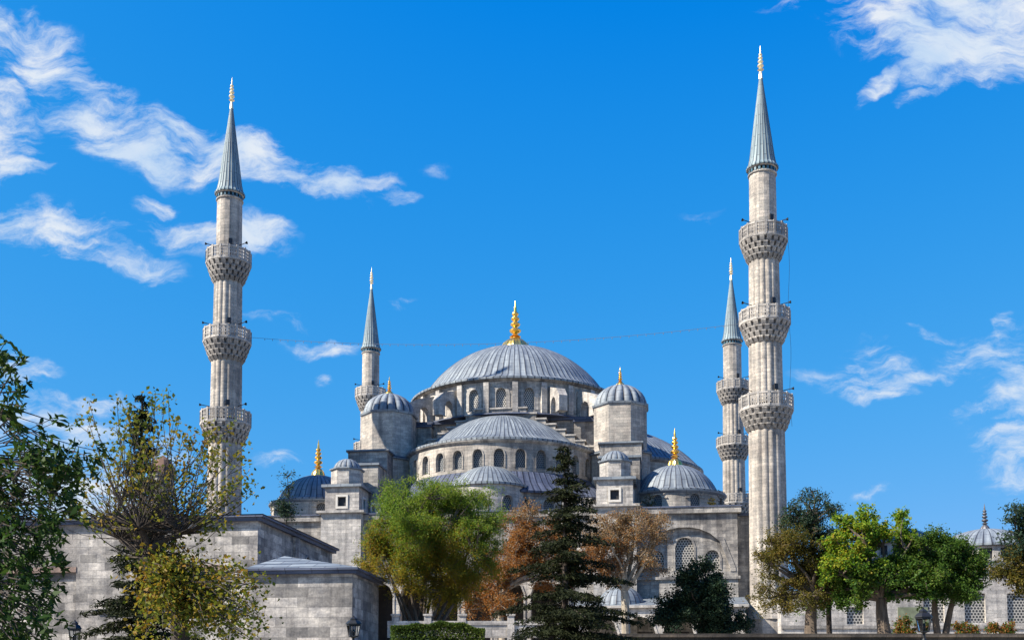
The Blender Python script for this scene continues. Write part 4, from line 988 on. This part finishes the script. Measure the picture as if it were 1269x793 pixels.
# pollarded plane with long thin shoots, near left
def pollard():
    rnd = random.Random(71); rg = np.random.default_rng(71); Y = 21.0
    b_ = at(240, 780, Y); B = Vector((b_.x, Y, -1.6)); root = thing('pollard_tree', 'pollarded plane tree with long thin leafy shoots before the pavilion', 'tree', B)
    head = at(182, 690, Y)-B; k = MB()
    k.tube([Vector((0, 0, -.2)), at(222, 770, Y)-B, at(205, 735, Y)-B, head], [.2, .17, .15, .2], 10)
    heads = [head]
    for (px, py, dy) in ((150, 668, .3), (172, 655, -.4), (205, 655, .5), (225, 662, -.2), (140, 650, .8)):
        q = at(px, py, Y+dy)-B; k.tube(curve(head, q, rnd, 4, .1, .05), [.11, .085, .07, .06, .06], 7); heads.append(q)
    pts = []; low = []
    def spray(p, m_, rad, lst):
        lst.append(np.array(p)[None]+rg.normal(size=(m_, 3))*rad)
    tips = [(112, 500), (125, 540), (140, 520), (150, 492), (155, 510), (165, 498), (176, 515), (190, 482), (196, 500), (205, 488), (218, 520), (232, 530), (240, 545), (228, 555), (200, 540), (185, 550), (215, 575), (160, 560), (148, 555), (120, 560), (132, 590), (175, 585), (235, 590), (100, 600), (110, 640), (90, 625), (260, 520), (268, 545), (275, 560), (258, 540), (285, 600), (295, 595), (272, 610), (300, 545), (305, 570), (310, 605), (250, 610), (262, 600), (265, 625), (280, 625), (245, 640), (205, 610), (290, 520)]
    for i in range(84):
        px, py = tips[i % len(tips)]; px += rnd.uniform(-7, 7); py += rnd.uniform(-6, 10) + (25*rnd.random() if i >= len(tips) else 0)
        dy = rnd.uniform(-1.4, 1.4); h0 = rnd.choice(heads); tip = at(px, py, Y+dy)-B
        mid = h0.lerp(tip, .5)+Vector((rnd.uniform(-.1, .1), rnd.uniform(-.1, .1), -.1+rnd.uniform(-.1, .1)))+Vector(((tip.x-h0.x)*.1, 0, -abs(tip.x-h0.x)*.1))
        cp = [h0*(1-t_)**2+mid*2*t_*(1-t_)+tip*t_*t_ for t_ in [j/7 for j in range(8)]]
        k.tube(cp, [.017*(1-.75*j/7) for j in range(8)], 4)
        for j in range(3, 8):
            t_ = j/7; m_ = int(7*max(0, t_-.45)*rnd.uniform(.2, 1.8))
            if m_: spray(cp[j].lerp(cp[j-1], rnd.random()*.5), m_, .075+.05*t_, pts)
        spray(tip, 8, .085, pts); spray(tip.lerp(cp[6], .6), 6, .07, pts)
        for q in range(2):       # side twigs
            j = rnd.randint(2, 6); e = cp[j]+Vector((rnd.uniform(-.45, .45), rnd.uniform(-.3, .3), rnd.uniform(.1, .5))); k.tube([cp[j], e], [.008, .004], 3); spray(e, 4, .07, pts)
    for i in range(330):         # fine tangled twigs round the head
        h0 = rnd.choice(heads); d = Vector((rnd.gauss(0, .8), rnd.gauss(0, .6), rnd.uniform(.1, 1))); d.normalize(); e = h0+d*rnd.uniform(.4, 1.5); k.tube(curve(h0, e, rnd, 3, .12), [.012, .009, .006, .003], 3)
        if rnd.random() < .35: spray(e, 5, .08, low)
    # low leafy branches on the lower right
    for i in range(120):
        px = rnd.uniform(160, 328); py = rnd.uniform(684, 800)
        if px > 290 and py < 700: py += 30
        dy = rnd.uniform(-1.6, 1.3); s = Vector(((at(225-8*rnd.random(), 760, Y)-B))).lerp(head, rnd.random()*.8); e = at(px, py, Y+dy)-B
        cp = curve(s, e, rnd, 5, .1, .08); k.tube(cp, [.028, .02, .016, .012, .008, .004], 4)
        for j in (2, 3, 4, 5): spray(cp[j], int(14*rnd.uniform(.1, 1.8)), .15, low)
    k.build('trunk', 'bark_dark', root)
    leaves('crown', 'leaf_plane', root, np.concatenate(pts), .088, 72, .3, .7)
    leaves('low_foliage', 'leaf_pollard_low', root, np.concatenate(low), .088, 73, .3, .7)
pollard()

# chestnut at the left edge: palmate leaf rosettes
def chestnut():
    rnd = random.Random(81); rg = np.random.default_rng(81); Y = 13.0
    b_ = at(-120, 780, Y); B = Vector((b_.x, Y, -1.6)); root = thing('chestnut_tree', 'dark broadleaf chestnut with palmate leaves filling the left edge', 'tree', B)
    k = MB(); fork = at(-70, 700, Y)-B
    k.tube([Vector((0, 0, -.2)), fork*.5+Vector((-.05, 0, 0)), fork, at(-40, 560, Y)-B, at(-30, 420, Y)-B], [.22, .19, .16, .1, .04], 9)
    anchors = [fork, at(-55, 630, Y)-B, at(-40, 560, Y)-B, at(-33, 490, Y)-B]
    P_, D_, S_ = [], [], []
    def rosette(c, d, s):
        nl = rnd.choice((5, 6, 7)); d = d.normalized(); a = d.cross(Vector((.3, .2, 1))).normalized(); b2 = d.cross(a)
        for i in range(nl):
            an = 2*PI*i/nl+rnd.uniform(-.2, .2); v = (a*math.cos(an)+b2*math.sin(an)+d*.55+Vector((0, 0, -.15))).normalized(); ll = s*rnd.uniform(.75, 1.2)
            P_.append(c+v*ll*.5); D_.append(v); S_.append(ll)
    tg = []
    for i in range(880):
        py = rnd.uniform(418, 800)
        lim = 22 if py < 440 else 26 if py < 478 else 30 if py < 520 else (118 if py < 590 else (95 if py < 640 else (75 if py < 700 else 62)))
        px = rnd.uniform(-110, lim)
        if 515 < py < 560 and px > 35: py += 38*rnd.random()+6
        
        if py > 570 or rnd.random() < .4: tg.append((px, py))
    tg += [(8, 455), (14, 462), (6, 425), (22, 450), (48, 525), (62, 520), (72, 522), (85, 528), (30, 550), (58, 545), (95, 550), (110, 572), (118, 568), (128, 560), (75, 560), (10, 500), (18, 530)]
    for (px, py) in tg:
        dy = rnd.uniform(-1.3, 1.3); e = at(px, py, Y+dy)-B; s = min(anchors, key=lambda q: (q-e).length*rnd.uniform(.75, 1.25))
        if rnd.random() < .12 or px > 60: cp = curve(s, e, rnd, 5, .08, -.05); k.tube(cp, [.012, .01, .008, .006, .005, .004], 4); d = cp[-1]-cp[-2]
        else: d = e-s; k.tube([e-d.normalized()*.35, e], [.009, .005], 4)
        for q in range(rnd.choice((1, 2, 3))):
            rosette(e+Vector((rnd.uniform(-.1, .1), rnd.uniform(-.15, .15), rnd.uniform(-.1, .1)))*q, d.normalized()+Vector((rnd.gauss(0, .35), rnd.gauss(0, .35), rnd.gauss(.3, .3))), rnd.uniform(.085, .14))
    k.build('trunk', 'bark_dark', root)
    P2 = np.array([tuple(p) for p in P_]); D2 = np.array([tuple(d) for d in D_])
    leaves('crown', 'leaf_chestnut', root, P2, np.array(S_), 82, .35, .38, dirs=D2*2.5)
chestnut()

# ------------------------------------------------------------------ street lanterns
def lantern(label, px, Y, py_top, py_bot, wpx):
    p = at(px, py_bot, Y); root = thing('street_lamp', label, 'street lamp', (p.x, Y, -1.6), 0, 'black iron lantern lamps')
    zb = p.z+1.6; zt = zat(py_top, Y)+1.6; r = wpx*Y/F/2; h = zt-zb
    k = MB(); k.lathe([(.16, 0), (.16, .25), (.1, .35), (.06, .6), (.05, zb-.35), (.09, zb-.3), (.05, zb-.22), (.045, zb-.05), (.13, zb)], 14); k.build('post', 'iron', root)
    z1 = zb+h*.58
    k = MB()
    k.lathe([(r*.55, zb), (r*.62, zb), (r*.62, zb+.05), (r*.55, zb+.05)], 6); k.lathe([(r*.84, z1-.05), (r*.93, z1-.05), (r*.93, z1), (r*.84, z1)], 6)
    for i in range(6):
        a = 2*PI*i/6; d = Vector((math.cos(a), math.sin(a), 0)); k.tube([d*r*.58+Vector((0, 0, zb)), d*r*.88+Vector((0, 0, z1))], .016, 5)
    k.build('lantern_frame', 'iron', root)
    k = MB(); k.lathe([(r*.53, zb+.05), (r*.83, z1-.04)], 6); k.build('lamp_glass', 'lamp_glass', root)
    k = MB(); k.lathe([(.02, zb+.06), (.06, zb+.1), (.07, zb+h*.25), (.03, zb+h*.36)], 10, smooth=True); k.build('bulb', 'iron', root)
    k = MB(); k.lathe([(r*.8, z1+.002), (r*1.06, z1+.01), (r*1.02, z1+.05), (r*.72, z1+h*.17), (r*.5, z1+h*.2), (r*.5, z1+h*.26), (r*.3, z1+h*.32), (.03, z1+h*.36), (.035, z1+h*.38), (.005, z1+h*.42)], 6); k.build('lamp_cap', 'iron', root)
lantern('black iron lantern in front of the pale ashlar annex', 438, 43, 762, 789, 19)
lantern('black iron lantern before the lime-yellow tree at bottom right', 1145, 39, 752, 783, 22)
lantern('black iron lantern at bottom left under the chestnut leaves', 92, 40, 767, 796, 17)
